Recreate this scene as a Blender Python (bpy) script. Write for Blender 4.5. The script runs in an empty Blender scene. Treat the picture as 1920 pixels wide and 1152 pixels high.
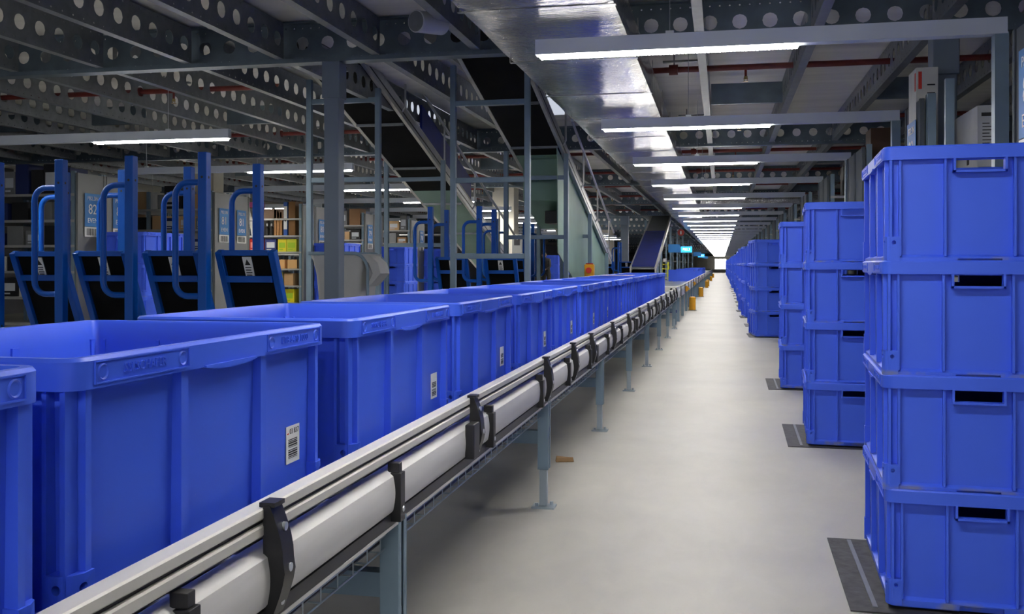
import bpy, bmesh, math, random
from mathutils import Vector, Matrix
random.seed(7)
SC = bpy.context.scene
COL = SC.collection
PI = math.pi
def R(d): return math.radians(d)

# ------------------------------------------------------------------ words
_ONES = "zeroth first second third fourth fifth sixth seventh eighth ninth tenth eleventh twelfth thirteenth fourteenth fifteenth sixteenth seventeenth eighteenth nineteenth".split()
_TENS = {2: ("twenty", "twentieth"), 3: ("thirty", "thirtieth"), 4: ("forty", "fortieth"), 5: ("fifty", "fiftieth"), 6: ("sixty", "sixtieth")}
def nth(n):
    if n < 20: return _ONES[n]
    t, o = divmod(n, 10)
    return _TENS[t][1] if o == 0 else _TENS[t][0] + '-' + _ONES[o]

# ------------------------------------------------------------------ materials
def srgb(r, g, b):
    f = lambda c: (c / 255 / 12.92) if c <= 10 else ((c / 255 + .055) / 1.055) ** 2.4
    return (f(r), f(g), f(b), 1)
def mat(name, col, rough=.5, metal=0.0, var=0.0, vscale=8.0, bump=0.0, bscale=60.0, stretch=(1, 1, 1), spec=.5, coords='Object', emit=None, estr=0):
    m = bpy.data.materials.new(name); m.use_nodes = True
    nt = m.node_tree; N = nt.nodes; L = nt.links
    b = N['Principled BSDF']
    b.inputs['Base Color'].default_value = col
    b.inputs['Roughness'].default_value = rough
    b.inputs['Metallic'].default_value = metal
    b.inputs['Specular IOR Level'].default_value = spec
    if emit:
        b.inputs['Emission Color'].default_value = emit
        b.inputs['Emission Strength'].default_value = estr
    if var or bump:
        tc = N.new('ShaderNodeTexCoord'); mp = N.new('ShaderNodeMapping')
        mp.inputs['Scale'].default_value = stretch
        L.new(tc.outputs[coords], mp.inputs['Vector'])
    if var:
        n = N.new('ShaderNodeTexNoise'); n.inputs['Scale'].default_value = vscale; n.inputs['Detail'].default_value = 5
        L.new(mp.outputs[0], n.inputs['Vector'])
        r = N.new('ShaderNodeValToRGB')
        r.color_ramp.elements[0].position = .3; r.color_ramp.elements[1].position = .7
        r.color_ramp.elements[0].color = [c * (1 - var) for c in col[:3]] + [1]
        r.color_ramp.elements[1].color = [min(1, c * (1 + var)) for c in col[:3]] + [1]
        L.new(n.outputs['Fac'], r.inputs[0]); L.new(r.outputs[0], b.inputs['Base Color'])
    if bump:
        n2 = N.new('ShaderNodeTexNoise'); n2.inputs['Scale'].default_value = bscale; n2.inputs['Detail'].default_value = 4
        L.new(mp.outputs[0], n2.inputs['Vector'])
        bp = N.new('ShaderNodeBump'); bp.inputs['Strength'].default_value = bump; bp.inputs['Distance'].default_value = .01
        L.new(n2.outputs['Fac'], bp.inputs['Height']); L.new(bp.outputs[0], b.inputs['Normal'])
    return m

def tote_material():
    m = mat('tote_blue_plastic', (.034, .083, .66, 1), .42, 0, spec=.4)
    nt = m.node_tree; N = nt.nodes; L = nt.links; b = N['Principled BSDF']
    tc = N.new('ShaderNodeTexCoord')
    oi = N.new('ShaderNodeObjectInfo')
    off = N.new('ShaderNodeVectorMath'); off.operation = 'MULTIPLY_ADD'
    cm = N.new('ShaderNodeCombineXYZ')
    for k in range(3): L.new(oi.outputs['Random'], cm.inputs[k])
    off.inputs[1].default_value = (9, 7, 5)
    L.new(cm.outputs[0], off.inputs[0]); L.new(tc.outputs['Object'], off.inputs[2])
    # colour drift
    n = N.new('ShaderNodeTexNoise'); n.inputs['Scale'].default_value = 3; n.inputs['Detail'].default_value = 4
    L.new(off.outputs[0], n.inputs['Vector'])
    r = N.new('ShaderNodeValToRGB')
    r.color_ramp.elements[0].color = (.040, .108, .74, 1); r.color_ramp.elements[1].color = (.056, .140, .82, 1)
    L.new(n.outputs['Fac'], r.inputs[0])
    # pale scuff specks
    n2 = N.new('ShaderNodeTexNoise'); n2.inputs['Scale'].default_value = 38; n2.inputs['Detail'].default_value = 6; n2.inputs['Roughness'].default_value = .75
    L.new(off.outputs[0], n2.inputs['Vector'])
    r2 = N.new('ShaderNodeValToRGB')
    r2.color_ramp.elements[0].position = .70; r2.color_ramp.elements[1].position = .76
    L.new(n2.outputs['Fac'], r2.inputs[0])
    mx = N.new('ShaderNodeMixRGB'); mx.inputs['Color2'].default_value = (.32, .38, .75, 1)
    sc = N.new('ShaderNodeMath'); sc.operation = 'MULTIPLY'; sc.inputs[1].default_value = .55
    L.new(r2.outputs[0], sc.inputs[0]); L.new(sc.outputs[0], mx.inputs['Fac']); L.new(r.outputs[0], mx.inputs['Color1'])
    # grey rub marks on the foot flange and the corner boots
    sx = N.new('ShaderNodeSeparateXYZ'); L.new(tc.outputs['Object'], sx.inputs[0])
    mr = N.new('ShaderNodeMapRange'); mr.inputs['From Min'].default_value = .028; mr.inputs['From Max'].default_value = .018
    L.new(sx.outputs['Z'], mr.inputs['Value'])
    n3 = N.new('ShaderNodeTexNoise'); n3.inputs['Scale'].default_value = 14; n3.inputs['Detail'].default_value = 5
    L.new(off.outputs[0], n3.inputs['Vector'])
    r3 = N.new('ShaderNodeValToRGB'); r3.color_ramp.elements[0].position = .48; r3.color_ramp.elements[1].position = .66
    L.new(n3.outputs['Fac'], r3.inputs[0])
    mu = N.new('ShaderNodeMath'); mu.operation = 'MULTIPLY'; L.new(mr.outputs[0], mu.inputs[0]); L.new(r3.outputs[0], mu.inputs[1])
    mu2 = N.new('ShaderNodeMath'); mu2.operation = 'MULTIPLY'; mu2.inputs[1].default_value = .8; L.new(mu.outputs[0], mu2.inputs[0])
    mx2 = N.new('ShaderNodeMixRGB'); mx2.inputs['Color2'].default_value = (.20, .21, .27, 1)
    L.new(mu2.outputs[0], mx2.inputs['Fac']); L.new(mx.outputs[0], mx2.inputs['Color1']); L.new(mx2.outputs[0], b.inputs['Base Color'])
    return m

def floor_material():
    m = mat('power_floated_concrete', (.45, .44, .41, 1), .42, 0, spec=.4)
    nt = m.node_tree; N = nt.nodes; L = nt.links; b = N['Principled BSDF']
    tc = N.new('ShaderNodeTexCoord')
    def noise(scale, det, stretch=(1, 1, 1), dist=0):
        mp = N.new('ShaderNodeMapping'); mp.inputs['Scale'].default_value = stretch
        L.new(tc.outputs['Object'], mp.inputs[0])
        n = N.new('ShaderNodeTexNoise'); n.inputs['Scale'].default_value = scale; n.inputs['Detail'].default_value = det
        n.inputs['Distortion'].default_value = dist
        L.new(mp.outputs[0], n.inputs['Vector']); return n
    a = noise(1.1, 6, dist=.6); c = noise(7, 6, (1, .5, 1), .8); s = noise(60, 3)
    r = N.new('ShaderNodeValToRGB'); r.color_ramp.elements[0].position = .3; r.color_ramp.elements[1].position = .72
    r.color_ramp.elements[0].color = (.36, .355, .335, 1); r.color_ramp.elements[1].color = (.50, .49, .455, 1)
    ad = N.new('ShaderNodeMath'); ad.operation = 'MULTIPLY_ADD'; ad.inputs[1].default_value = .45
    L.new(c.outputs['Fac'], ad.inputs[0])
    hl = N.new('ShaderNodeMath'); hl.operation = 'MULTIPLY'; hl.inputs[1].default_value = .55
    L.new(a.outputs['Fac'], hl.inputs[0]); L.new(hl.outputs[0], ad.inputs[2]); L.new(ad.outputs[0], r.inputs[0])
    L.new(r.outputs[0], b.inputs['Base Color'])
    r2 = N.new('ShaderNodeMapRange'); r2.inputs['To Min'].default_value = .34; r2.inputs['To Max'].default_value = .56
    L.new(c.outputs['Fac'], r2.inputs['Value']); L.new(r2.outputs[0], b.inputs['Roughness'])
    bp = N.new('ShaderNodeBump'); bp.inputs['Strength'].default_value = .05; L.new(s.outputs['Fac'], bp.inputs['Height']); L.new(bp.outputs[0], b.inputs['Normal'])
    return m

def foil_material():
    m = mat('aluminium_foil_wrap', (.40, .40, .41, 1), .2, .86)
    nt = m.node_tree; N = nt.nodes; L = nt.links; b = N['Principled BSDF']
    tc = N.new('ShaderNodeTexCoord')
    def nz(scale, stretch, det=5, dist=0):
        mp = N.new('ShaderNodeMapping'); mp.inputs['Scale'].default_value = stretch
        L.new(tc.outputs['Object'], mp.inputs[0])
        n = N.new('ShaderNodeTexNoise'); n.inputs['Scale'].default_value = scale; n.inputs['Detail'].default_value = det; n.inputs['Distortion'].default_value = dist
        L.new(mp.outputs[0], n.inputs['Vector']); return n.outputs['Fac']
    a = nz(4.5, (1.3, 5.5, 1.5), 7, 1.4); c = nz(26, (1, 2.0, 1), 4, .6)
    b1 = N.new('ShaderNodeBump'); b1.inputs['Strength'].default_value = .9; b1.inputs['Distance'].default_value = .0055; L.new(a, b1.inputs['Height'])
    b2 = N.new('ShaderNodeBump'); b2.inputs['Strength'].default_value = .8; b2.inputs['Distance'].default_value = .0042; L.new(c, b2.inputs['Height'])
    L.new(b1.outputs[0], b2.inputs['Normal']); L.new(b2.outputs[0], b.inputs['Normal'])
    rr = N.new('ShaderNodeMapRange'); rr.inputs['To Min'].default_value = .07; rr.inputs['To Max'].default_value = .17
    L.new(a, rr.inputs['Value']); L.new(rr.outputs[0], b.inputs['Roughness'])
    return m

M = dict(
    tote=tote_material(), floor=floor_material(), foil=foil_material(),
    deck=mat('deck_board', (.78, .76, .71, 1), .6, 0, .10, 3, stretch=(.3, 2, 1)),
    steel=mat('galvanised_steel', (.20, .215, .23, 1), .45, .5, .12, 14, .03, 80),
    dsteel=mat('dark_galvanised_beam', (.115, .15, .18, 1), .45, .6, .15, 8),
    col=mat('grey_painted_column', (.16, .20, .26, 1), .45, .15, .05, 5),
    tube=mat('grey_painted_tube', (.19, .27, .34, 1), .42, .1, .06, 9),
    alu=mat('anodised_aluminium', (.62, .61, .58, 1), .48, .15, .04, 6, stretch=(4, .3, 4)),
    aluw=mat('satin_white_profile', (.60, .60, .61, 1), .55, .0, .05, 10, stretch=(4, .4, 4)),
    black=mat('black_plastic', (.012, .012, .014, 1), .42, 0, .2, 20),
    rubber=mat('black_belt_rubber', (.005, .005, .005, 1), .85, 0, .3, 5, spec=.15),
    grime=mat('dark_floor_plate', (.045, .045, .048, 1), .6, .2, .5, 26, .1, 60),
    blue=mat('blue_cart_paint', (.002, .085, .44, 1), .38, 0, .06, 6, spec=.3),
    dblue=mat('blue_belt', (.004, .02, .22, 1), .5, 0, .2, 4),
    mint=mat('mint_green_sheet', (.20, .33, .27, 1), .55, .0, .10, 3),
    silver=mat('silver_side_frame', (.55, .55, .53, 1), .4, .7, .1, 10),
    lamp=mat('white_trunking', (.66, .71, .78, 1), .5, .0, .03, 4),
    led=mat('led_diffuser', (1, 1, 1, 1), .5, emit=(1, .965, .90, 1), estr=64),
    ledside=mat('led_diffuser_side', (1, 1, 1, 1), .5, emit=(1, .965, .90, 1), estr=13),
    red=mat('sprinkler_red', (.16, .018, .012, 1), .45, 0, .15, 12),
    brass=mat('brass_head', (.5, .36, .15, 1), .35, .9),
    rpanel=mat('rack_end_sheet_dimmed', (.10, .115, .13, 1), .85, 0, .05, 2, spec=.08),  # same sheet as the other rack ends, colour darkened to dim the aisle light
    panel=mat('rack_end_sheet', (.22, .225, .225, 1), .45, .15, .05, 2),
    shelf=mat('shelf_sheet', (.40, .40, .39, 1), .45, .3, .05, 6),
    sign=mat('sign_blue', (.025, .19, .52, 1), .5),
    white=mat('label_white', (.82, .82, .80, 1), .5),
    ink=mat('label_ink', (.02, .02, .02, 1), .6),
    cream=mat('cream_column', (.60, .57, .48, 1), .55, 0, .05, 2),
    fabric=mat('grey_liner_fabric', (.40, .41, .42, 1), .85, 0, .06, 5, .15, 200),
    yellow=mat('yellow_paint', (.75, .36, .012, 1), .45, 0, .06, 5),
    lime=mat('lime_yellow_paint', (.62, .62, .05, 1), .5, 0, .08, 5),
    redb=mat('signal_red', (.55, .03, .02, 1), .4),
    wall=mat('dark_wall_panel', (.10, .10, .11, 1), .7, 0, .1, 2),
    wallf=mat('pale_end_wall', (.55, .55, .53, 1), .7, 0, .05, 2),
    day=mat('daylit_doorway_pane', (1, 1, 1, 1), .5, emit=(1, .98, .94, 1), estr=1.6),
    screen=mat('lit_sign_face', (.02, .25, .6, 1), .4, emit=(.03, .35, .8, 1), estr=.7),
    lit=mat('lit_sign_lettering', (.9, .95, 1, 1), .4, emit=(.8, .95, 1, 1), estr=1.5),
    zinc=mat('bright_zinc', (.62, .65, .68, 1), .3, .9),
    wire=mat('zinc_wire', (.40, .47, .53, 1), .35, .6),
    skin=mat('skin', (.45, .27, .19, 1), .55), cloth=mat('black_workwear', (.015, .015, .018, 1), .8), hair=mat('dark_hair', (.03, .02, .015, 1), .6),
    cork=mat('brown_card_scrap', (.34, .21, .10, 1), .8),
    clear=mat('grey_speaker_paint', (.52, .53, .55, 1), .45),
)
_pk = {}
def pack(name, rgb):
    if name not in _pk: _pk[name] = mat(name, srgb(*rgb), .55, 0, .06, 7)
    return _pk[name]

# ------------------------------------------------------------------ mesh builder
class MB:
    def __init__(s): s.v = []; s.f = []; s.m = []
    def add(s, vs, fs, m=0):
        b = len(s.v); s.v += [tuple(v) for v in vs]
        s.f += [tuple(b + i for i in f) for f in fs]; s.m += [m] * len(fs)
    def box(s, x0, x1, y0, y1, z0, z1, m=0):
        s.add([(x0, y0, z0), (x1, y0, z0), (x1, y1, z0), (x0, y1, z0), (x0, y0, z1), (x1, y0, z1), (x1, y1, z1), (x0, y1, z1)],
              [(0, 3, 2, 1), (4, 5, 6, 7), (0, 1, 5, 4), (1, 2, 6, 5), (2, 3, 7, 6), (3, 0, 4, 7)], m)
    def bar(s, p, q, w, h=None, m=0, up=(0, 0, 1)):
        h = h or w; p = Vector(p); q = Vector(q); d = (q - p).normalized(); u = Vector(up)
        if abs(d.dot(u)) > .98: u = Vector((0, 1, 0))
        r = d.cross(u).normalized(); u = r.cross(d)
        pts = []
        for c in (p, q):
            for a, b in ((-1, -1), (1, -1), (1, 1), (-1, 1)): pts.append(c + r * (a * w / 2) + u * (b * h / 2))
        s.add(pts, [(0, 3, 2, 1), (4, 5, 6, 7), (0, 1, 5, 4), (1, 2, 6, 5), (2, 3, 7, 6), (3, 0, 4, 7)], m)
    def cyl(s, p, q, r, n=12, m=0, r2=None):
        p = Vector(p); q = Vector(q); d = (q - p).normalized(); u = Vector((0, 0, 1))
        if abs(d.dot(u)) > .98: u = Vector((1, 0, 0))
        a = d.cross(u).normalized(); b = a.cross(d); r2 = r if r2 is None else r2
        vs = []
        for c, rr in ((p, r), (q, r2)):
            for k in range(n):
                t = 2 * PI * k / n; vs.append(c + a * math.cos(t) * rr + b * math.sin(t) * rr)
        s.add(vs, [(k, (k + 1) % n, n + (k + 1) % n, n + k) for k in range(n)] + [tuple(range(n - 1, -1, -1)), tuple(range(n, 2 * n))], m)
    def tube(s, path, r, n=8, m=0):
        P = [Vector(p) for p in path]; rings = []
        prev = None
        for i, p in enumerate(P):
            d = (P[min(i + 1, len(P) - 1)] - P[max(i - 1, 0)]).normalized()
            if prev is None:
                u = Vector((0, 0, 1)) if abs(d.z) < .9 else Vector((1, 0, 0)); a = d.cross(u).normalized()
            else:
                a = (prev - d * prev.dot(d)).normalized()
            prev = a; b = a.cross(d)
            rings.append([p + a * math.cos(2 * PI * k / n) * r + b * math.sin(2 * PI * k / n) * r for k in range(n)])
        vs = [v for g in rings for v in g]; fs = []
        for i in range(len(P) - 1):
            for k in range(n): fs.append((i * n + k, i * n + (k + 1) % n, (i + 1) * n + (k + 1) % n, (i + 1) * n + k))
        fs += [tuple(range(n - 1, -1, -1)), tuple((len(P) - 1) * n + k for k in range(n))]
        s.add(vs, fs, m)
    def prism(s, poly, f, a, b, m=0):           # poly of (u,v); f(u,v,w)->xyz ; extruded w=a..b
        n = len(poly)
        s.add([f(u, v, a) for u, v in poly] + [f(u, v, b) for u, v in poly],
              [tuple(range(n - 1, -1, -1)), tuple(range(n, 2 * n))] + [(k, (k + 1) % n, n + (k + 1) % n, n + k) for k in range(n)], m)
    def loft(s, loops, cap0=True, cap1=True, m=0):
        n = len(loops[0]); vs = [p for l in loops for p in l]; fs = []
        for i in range(len(loops) - 1):
            for k in range(n): fs.append((i * n + k, i * n + (k + 1) % n, (i + 1) * n + (k + 1) % n, (i + 1) * n + k))
        if cap0: fs.append(tuple(range(n - 1, -1, -1)))
        if cap1: fs.append(tuple((len(loops) - 1) * n + k for k in range(n)))
        s.add(vs, fs, m)
    def holes(s, u0, u1, v0, v1, r, f, t, n=12, m=0):      # rectangular plate cell with a round hole, f(u,v,w)->xyz
        cu, cv = (u0 + u1) / 2, (v0 + v1) / 2; hu, hv = (u1 - u0) / 2, (v1 - v0) / 2
        an = sorted([2 * PI * k / n + .0001 for k in range(n)] + [math.atan2(b * hv, a * hu) % (2 * PI) for a in (1, -1) for b in (1, -1)])
        N = len(an); vs = []
        for w in (0, t):
            for a in an: vs.append(f(cu + r * math.cos(a), cv + r * math.sin(a), w))
            for a in an:
                c, q = math.cos(a), math.sin(a); k = min(hu / abs(c) if abs(c) > 1e-6 else 1e9, hv / abs(q) if abs(q) > 1e-6 else 1e9)
                vs.append(f(cu + k * c, cv + k * q, w))
        fs = []
        for k in range(N):
            j = (k + 1) % N
            fs += [(k, N + k, N + j, j), (2 * N + k, 2 * N + j, 3 * N + j, 3 * N + k), (k, j, 2 * N + j, 2 * N + k)]
        s.add(vs, fs, m)
    def mesh(s, name, mats, smooth=None):
        me = bpy.data.meshes.new(name); me.from_pydata(s.v, [], s.f); me.validate()
        for mm in (mats if isinstance(mats, (list, tuple)) else [mats]): me.materials.append(mm)
        if len(me.polygons) == len(s.m): me.polygons.foreach_set('material_index', s.m)
        bm = bmesh.new(); bm.from_mesh(me); bmesh.ops.recalc_face_normals(bm, faces=bm.faces); bm.to_mesh(me); bm.free()
        if smooth is not None:
            me.polygons.foreach_set('use_smooth', [True] * len(me.polygons)); me.set_sharp_from_angle(angle=R(smooth))
        me.update(); return me
    def build(s, name, mats, parent=None, smooth=None, bevel=0, loc=None):
        return obj(name, s.mesh(name, mats, smooth), parent, bevel, loc)

def obj(name, me, parent=None, bevel=0, loc=None):
    o = bpy.data.objects.new(name, me); COL.objects.link(o)
    if parent is not None: o.parent = parent
    if loc is not None: o.location = loc
    if bevel:
        b = o.modifiers.new('Bevel', 'BEVEL'); b.width = bevel; b.segments = 2; b.limit_method = 'ANGLE'; b.angle_limit = R(50)
    return o
def tag(o, label, cat, group=None, kind=None):
    o['label'] = label; o['category'] = cat
    if group: o['group'] = group
    if kind: o['kind'] = kind
    return o
def thing(name, label, cat, loc=(0, 0, 0), rz=0, group=None):
    o = bpy.data.objects.new(name, None); COL.objects.link(o); o.location = loc; o.rotation_euler = (0, 0, rz); o.empty_display_size = .1
    return tag(o, label, cat, group)
def dup(o, loc=None, rz=None, label=None, group=None, parent=None):
    c = o.copy(); COL.objects.link(c)
    if parent is not None: c.parent = parent
    if loc is not None: c.location = loc
    if rz is not None: c.rotation_euler = (0, 0, rz)
    if label: c['label'] = label
    if group: c['group'] = group
    for k in KIDS.get(o.name, []): KIDS.setdefault(c.name, []).append(dup(k, parent=c))
    return c
KIDS = {}
def kids(o):
    KIDS.clear()
    def rec(p):
        ch = [c for c in COL.objects if c.parent == p]
        if ch:
            KIDS[p.name] = ch
            for c in ch: rec(c)
    rec(o)
def text_mesh(body, size, ext=.0004, align='CENTER'):
    cu = bpy.data.curves.new('lettering', 'FONT'); cu.body = body; cu.size = size; cu.extrude = ext; cu.align_x = align; cu.resolution_u = 2; cu.align_y = 'CENTER'
    o = bpy.data.objects.new('lettering', cu); COL.objects.link(o)
    me = bpy.data.meshes.new_from_object(o.evaluated_get(bpy.context.evaluated_depsgraph_get()))
    bpy.data.objects.remove(o); return me
def add_mesh(mb, me, mx, m=0):
    mb.add([mx @ v.co for v in me.vertices], [tuple(p.vertices) for p in me.polygons], m)
def rrect(hx, hy, r, z, n=4):
    pts = []
    for cx, cy, a0 in ((hx - r, hy - r, 0), (-hx + r, hy - r, 90), (-hx + r, -hy + r, 180), (hx - r, -hy + r, 270)):
        for k in range(n + 1):
            a = R(a0 + 90 * k / n); pts.append((cx + r * math.cos(a), cy + r * math.sin(a), z))
    return pts
def carve(me, cutters):
    a = bpy.data.objects.new('carve', me); COL.objects.link(a); tmp = [a]
    for mb in cutters:
        c = bpy.data.objects.new('cutter', mb.mesh('cutter', [M['tote']])); COL.objects.link(c); tmp.append(c)
        d = a.modifiers.new('b', 'BOOLEAN'); d.object = c; d.operation = 'DIFFERENCE'; d.solver = 'EXACT'
    r = bpy.data.meshes.new_from_object(a.evaluated_get(bpy.context.evaluated_depsgraph_get()))
    for o in tmp: bpy.data.objects.remove(o)
    return r
MX = lambda x, y, z, r=(0, 0, 0): Matrix.Translation((x, y, z)) @ Matrix.Rotation(r[2], 4, 'Z') @ Matrix.Rotation(r[1], 4, 'Y') @ Matrix.Rotation(r[0], 4, 'X')

# ------------------------------------------------------------------ the tote
TW, TL, TH, PITCH = .275, .40, .365, .3525      # half width, half length, height, stacking pitch
def tote_mesh():
    L = lambda i, z, r=.034: rrect(TW - i, TL - i, max(r - i, .012), z)
    mb = MB()
    mb.loft([L(.014, 0), L(.010, .004), L(.010, .022), L(.026, .030), L(.022, .323), L(.0, .323), L(0, .360), L(.004, .365), L(.017, .365), L(.021, .360),
             L(.026, .320), L(.044, .014)], True, True)
    shell = mb.mesh('shell', [M['tote']])
    cut = []
    for s in (-1, 1):
        c = MB(); c.box(-.068, .068, min(s * (TL - .06), s * (TL + .05)), max(s * (TL - .06), s * (TL + .05)), .287, .319); cut.append(c)
        c = MB(); c.box(-.062, .062, min(s * (TL - .022), s * (TL + .05)), max(s * (TL - .022), s * (TL + .05)), -.01, .018); cut.append(c)
    shell = carve(shell, cut)
    out = MB(); add_mesh(out, shell, Matrix())
    # ribs
    for s in (-1, 1):
        xo, xi = s * (TW - .007), s * (TW - .030)
        for y, w in ((-.13, .020), (.13, .020), (-.362, .012), (.362, .012)):
            out.box(min(xo, xi), max(xo, xi), y - w / 2, y + w / 2, .026, .325)
        yo, yi = s * (TL - .006), s * (TL - .030)
        for x, w in ((-.097, .007), (.097, .007), (-.226, .007), (.226, .007)):
            out.box(x - w / 2, x + w / 2, min(yo, yi), max(yo, yi), .026, .325)
        for x in (-.253, .253):                     # corner fins
            out.box(x - .004, x + .004, min(yo, yi), max(yo, yi), .026, .325)
        # handle collar
        ya, yb = s * (TL + .001), s * (TL - .024)
        y0, y1 = min(ya, yb), max(ya, yb)
        out.box(-.075, .075, y0, y1, .280, .2868)
        out.box(-.075, -.0682, y0, y1, .280, .325); out.box(.0682, .075, y0, y1, .280, .325)
        # lip in the middle of the long side
        pts = [(-.085, .3255), (-.085, .3225), (-.06, .3185), (-.02, .3165), (.02, .3165), (.06, .3185), (.085, .3225), (.085, .3255)]
        out.prism(pts, lambda u, v, w: (w, u, v), min(s * (TW + .004), s * (TW - .022)), max(s * (TW + .004), s * (TW - .022)))
        # embossed name panels on the rim
        for y, body in ((-.245, 'SSI SCHAFER' ), (.245, 'LTB 6420 1000')):
            yy = y * s
            x0 = TW * s
            for (a, b, z0, z1) in ((-.115, .115, .3285, .3305), (-.115, .115, .3575, .3595), (-.115, -.113, .3285, .3595), (.113, .115, .3285, .3595)):
                out.box(min(x0, x0 + s * .0022), max(x0, x0 + s * .0022), yy + a, yy + b, z0, z1)
            t = text_mesh(body, .0185, .0022)
            mx = Matrix.Translation((x0, yy, .3435)) @ Matrix.Rotation(R(90) if s > 0 else R(-90), 4, 'Z') @ Matrix.Rotation(R(90), 4, 'X')
            add_mesh(out, t, mx)
            for e in (-.097, .097):
                ring = [(x0, yy + e + .010 * math.cos(2 * PI * k / 14), .3435 + .010 * math.sin(2 * PI * k / 14)) for k in range(15)]
                out.tube(ring, .0018, 4)
    # corner boots with round holes
    for sx in (-1, 1):
        for sy in (-1, 1):
            b = MB(); x0, x1, y0, y1 = TW - .048, TW - .004, TL - .047, TL - .004
            pl = [(x0, y0), (x1, y0), (x1, y1 - .022), (x1 - .007, y1 - .007), (x1 - .022, y1), (x0, y1)]
            b.prism(pl, lambda u, v, w: (sx * u, sy * v, w), .006, .086)
            cs = []
            c = MB(); c.cyl((sx * (TW - .030), sy * (TL - .018), .068), (sx * (TW - .030), sy * (TL + .02), .068), .0065, 14); cs.append(c)
            c = MB(); c.cyl((sx * (TW - .018), sy * (TL - .026), .068), (sx * (TW + .02), sy * (TL - .026), .068), .0065, 14); cs.append(c)
            c = MB(); c.cyl((sx * (TW - .024), sy * (TL - .022), .074), (sx * (TW - .024), sy * (TL - .022), .1), .006, 14); cs.append(c)
            add_mesh(out, carve(b.mesh('boot', [M['tote']]), cs), Matrix())
    # small drain holes read as dark pins along the foot of the walls
    return out.mesh('plastic_tote', [M['tote']], 35)
TOTE = tote_mesh()
def sticker_mesh(number):
    mb = MB(); mb.box(0, .0012, -.034, .034, -.042, .042, 0)
    rnd = random.Random(hash(number) % 97 if number else 5)
    if number:
        t = text_mesh(number, .017, .0002)
        add_mesh(mb, t, Matrix.Translation((.0014, .006, .029)) @ Matrix.Rotation(R(90), 4, 'Z') @ Matrix.Rotation(R(90), 4, 'X'), 1)
        mb.box(.0011, .0016, -.030, -.022, .024, .027, 2)
    z = .012
    while z > -.032:
        h = rnd.choice((.0012, .0020, .0034)); hh = -.006 > z > -.010
        if not hh: mb.box(.0011, .0016, -.024, .022, z - h, z, 1)
        z -= h + rnd.choice((.0012, .0018))
    return mb.mesh('barcode_label', [M['white'], M['ink'], M['redb']])
STK1, STK2 = sticker_mesh('03 837'), sticker_mesh('')
def tote(loc, rz, label, group, sticker=None, side=1, sy=.285):
    o = obj('plastic_tote', TOTE, None, 0, loc); o.rotation_euler = (0, 0, rz); tag(o, label, 'tote', group)
    if sticker:
        s = obj('barcode_label', sticker, o, 0, (side * (TW - .0235), side * sy, .135))
        s.scale = (1, .86, .86)
        if side < 0: s.rotation_euler = (0, 0, PI)
    return o

# ------------------------------------------------------------------ shell of the hall
def struct(name, mb, m, label, cat, smooth=None, bevel=0):
    return tag(mb.build(name, m, None, smooth, bevel), label, cat, None, 'structure')
mb = MB(); mb.box(-15, 7, -6, 232, -.15, 0); struct('floor', mb, M['floor'], 'grey power-floated concrete floor of the warehouse aisle', 'floor')
Y0, SP, NB = 6.5, 5.6, 26
BEAM_Z = 2.50
mb = MB()
x_open = ((-3.71, -3.06), (-2.27, -1.63))
ya, yb = 6.7, 11.4
for x0, x1 in ((-15, -3.71), (-3.06, -2.27), (-1.63, 7)): mb.box(x0, x1, -6, 232, 2.80, 2.84)
for x0, x1 in x_open: mb.box(x0, x1, -6, ya, 2.80, 2.84); mb.box(x0, x1, yb, 232, 2.80, 2.84)
struct('ceiling', mb, M['deck'], 'pale board underside of the mezzanine deck overhead', 'ceiling')
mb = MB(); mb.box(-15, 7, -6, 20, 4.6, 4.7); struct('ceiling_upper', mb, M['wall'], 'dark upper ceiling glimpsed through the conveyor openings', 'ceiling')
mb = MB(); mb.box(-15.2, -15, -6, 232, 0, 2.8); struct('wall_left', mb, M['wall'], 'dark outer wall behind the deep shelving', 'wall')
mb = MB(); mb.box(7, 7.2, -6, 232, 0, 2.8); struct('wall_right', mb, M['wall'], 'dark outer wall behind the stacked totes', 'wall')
mb = MB()
mb.box(-15, -1.6, 230, 230.2, 0, 2.8); mb.box(1.1, 7, 230, 230.2, 0, 2.8); mb.box(-1.6, 1.1, 230, 230.2, 2.3, 2.8)
struct('wall_far', mb, M['wallf'], 'pale wall closing the far end of the aisle', 'wall')
mb = MB(); mb.box(-1.6, 1.1, 230.1, 230.15, 0, 2.3, 0)
for x in (-1.6, -.72, .2, 1.02): mb.box(x, x + .08, 230.0, 230.1, 0, 2.3, 1)
mb.box(-1.6, 1.1, 230, 230.1, 1.5, 1.58, 1)
struct('door_1', mb, [M['day'], M['steel']], 'bright daylit glazed doorway at the far end of the aisle', 'door')

# cross beams (X direction), perforated web with flanges
def beam_mesh(x0, x1):
    mb = MB(); f = lambda u, v, w: (u, w - .003, v)
    p = .19; n = int((x1 - x0) / p); zb = BEAM_Z + .012
    for k in range(n):
        a, b = x0 + k * p, x0 + (k + 1) * p
        mb.holes(a, b, zb + .055, zb + .215, .048, f, .006, 12)
        for j in range(3):
            aa, bb = a + j * p / 3, a + (j + 1) * p / 3
            mb.holes(aa, bb, zb, zb + .055, .006, f, .006, 6); mb.holes(aa, bb, zb + .215, zb + .27, .006, f, .006, 6)
    for z in (BEAM_Z, BEAM_Z + .282):
        mb.box(x0, x1, -.055, .055, z, z + .012)
    mb.box(x0, x1, -.055, -.049, BEAM_Z + .012, BEAM_Z + .03); mb.box(x0, x1, .049, .055, BEAM_Z + .012, BEAM_Z + .03)
    return mb.mesh('ceiling_beam', [M['dsteel']])
BM = beam_mesh(-11.0, 3.7)
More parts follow.
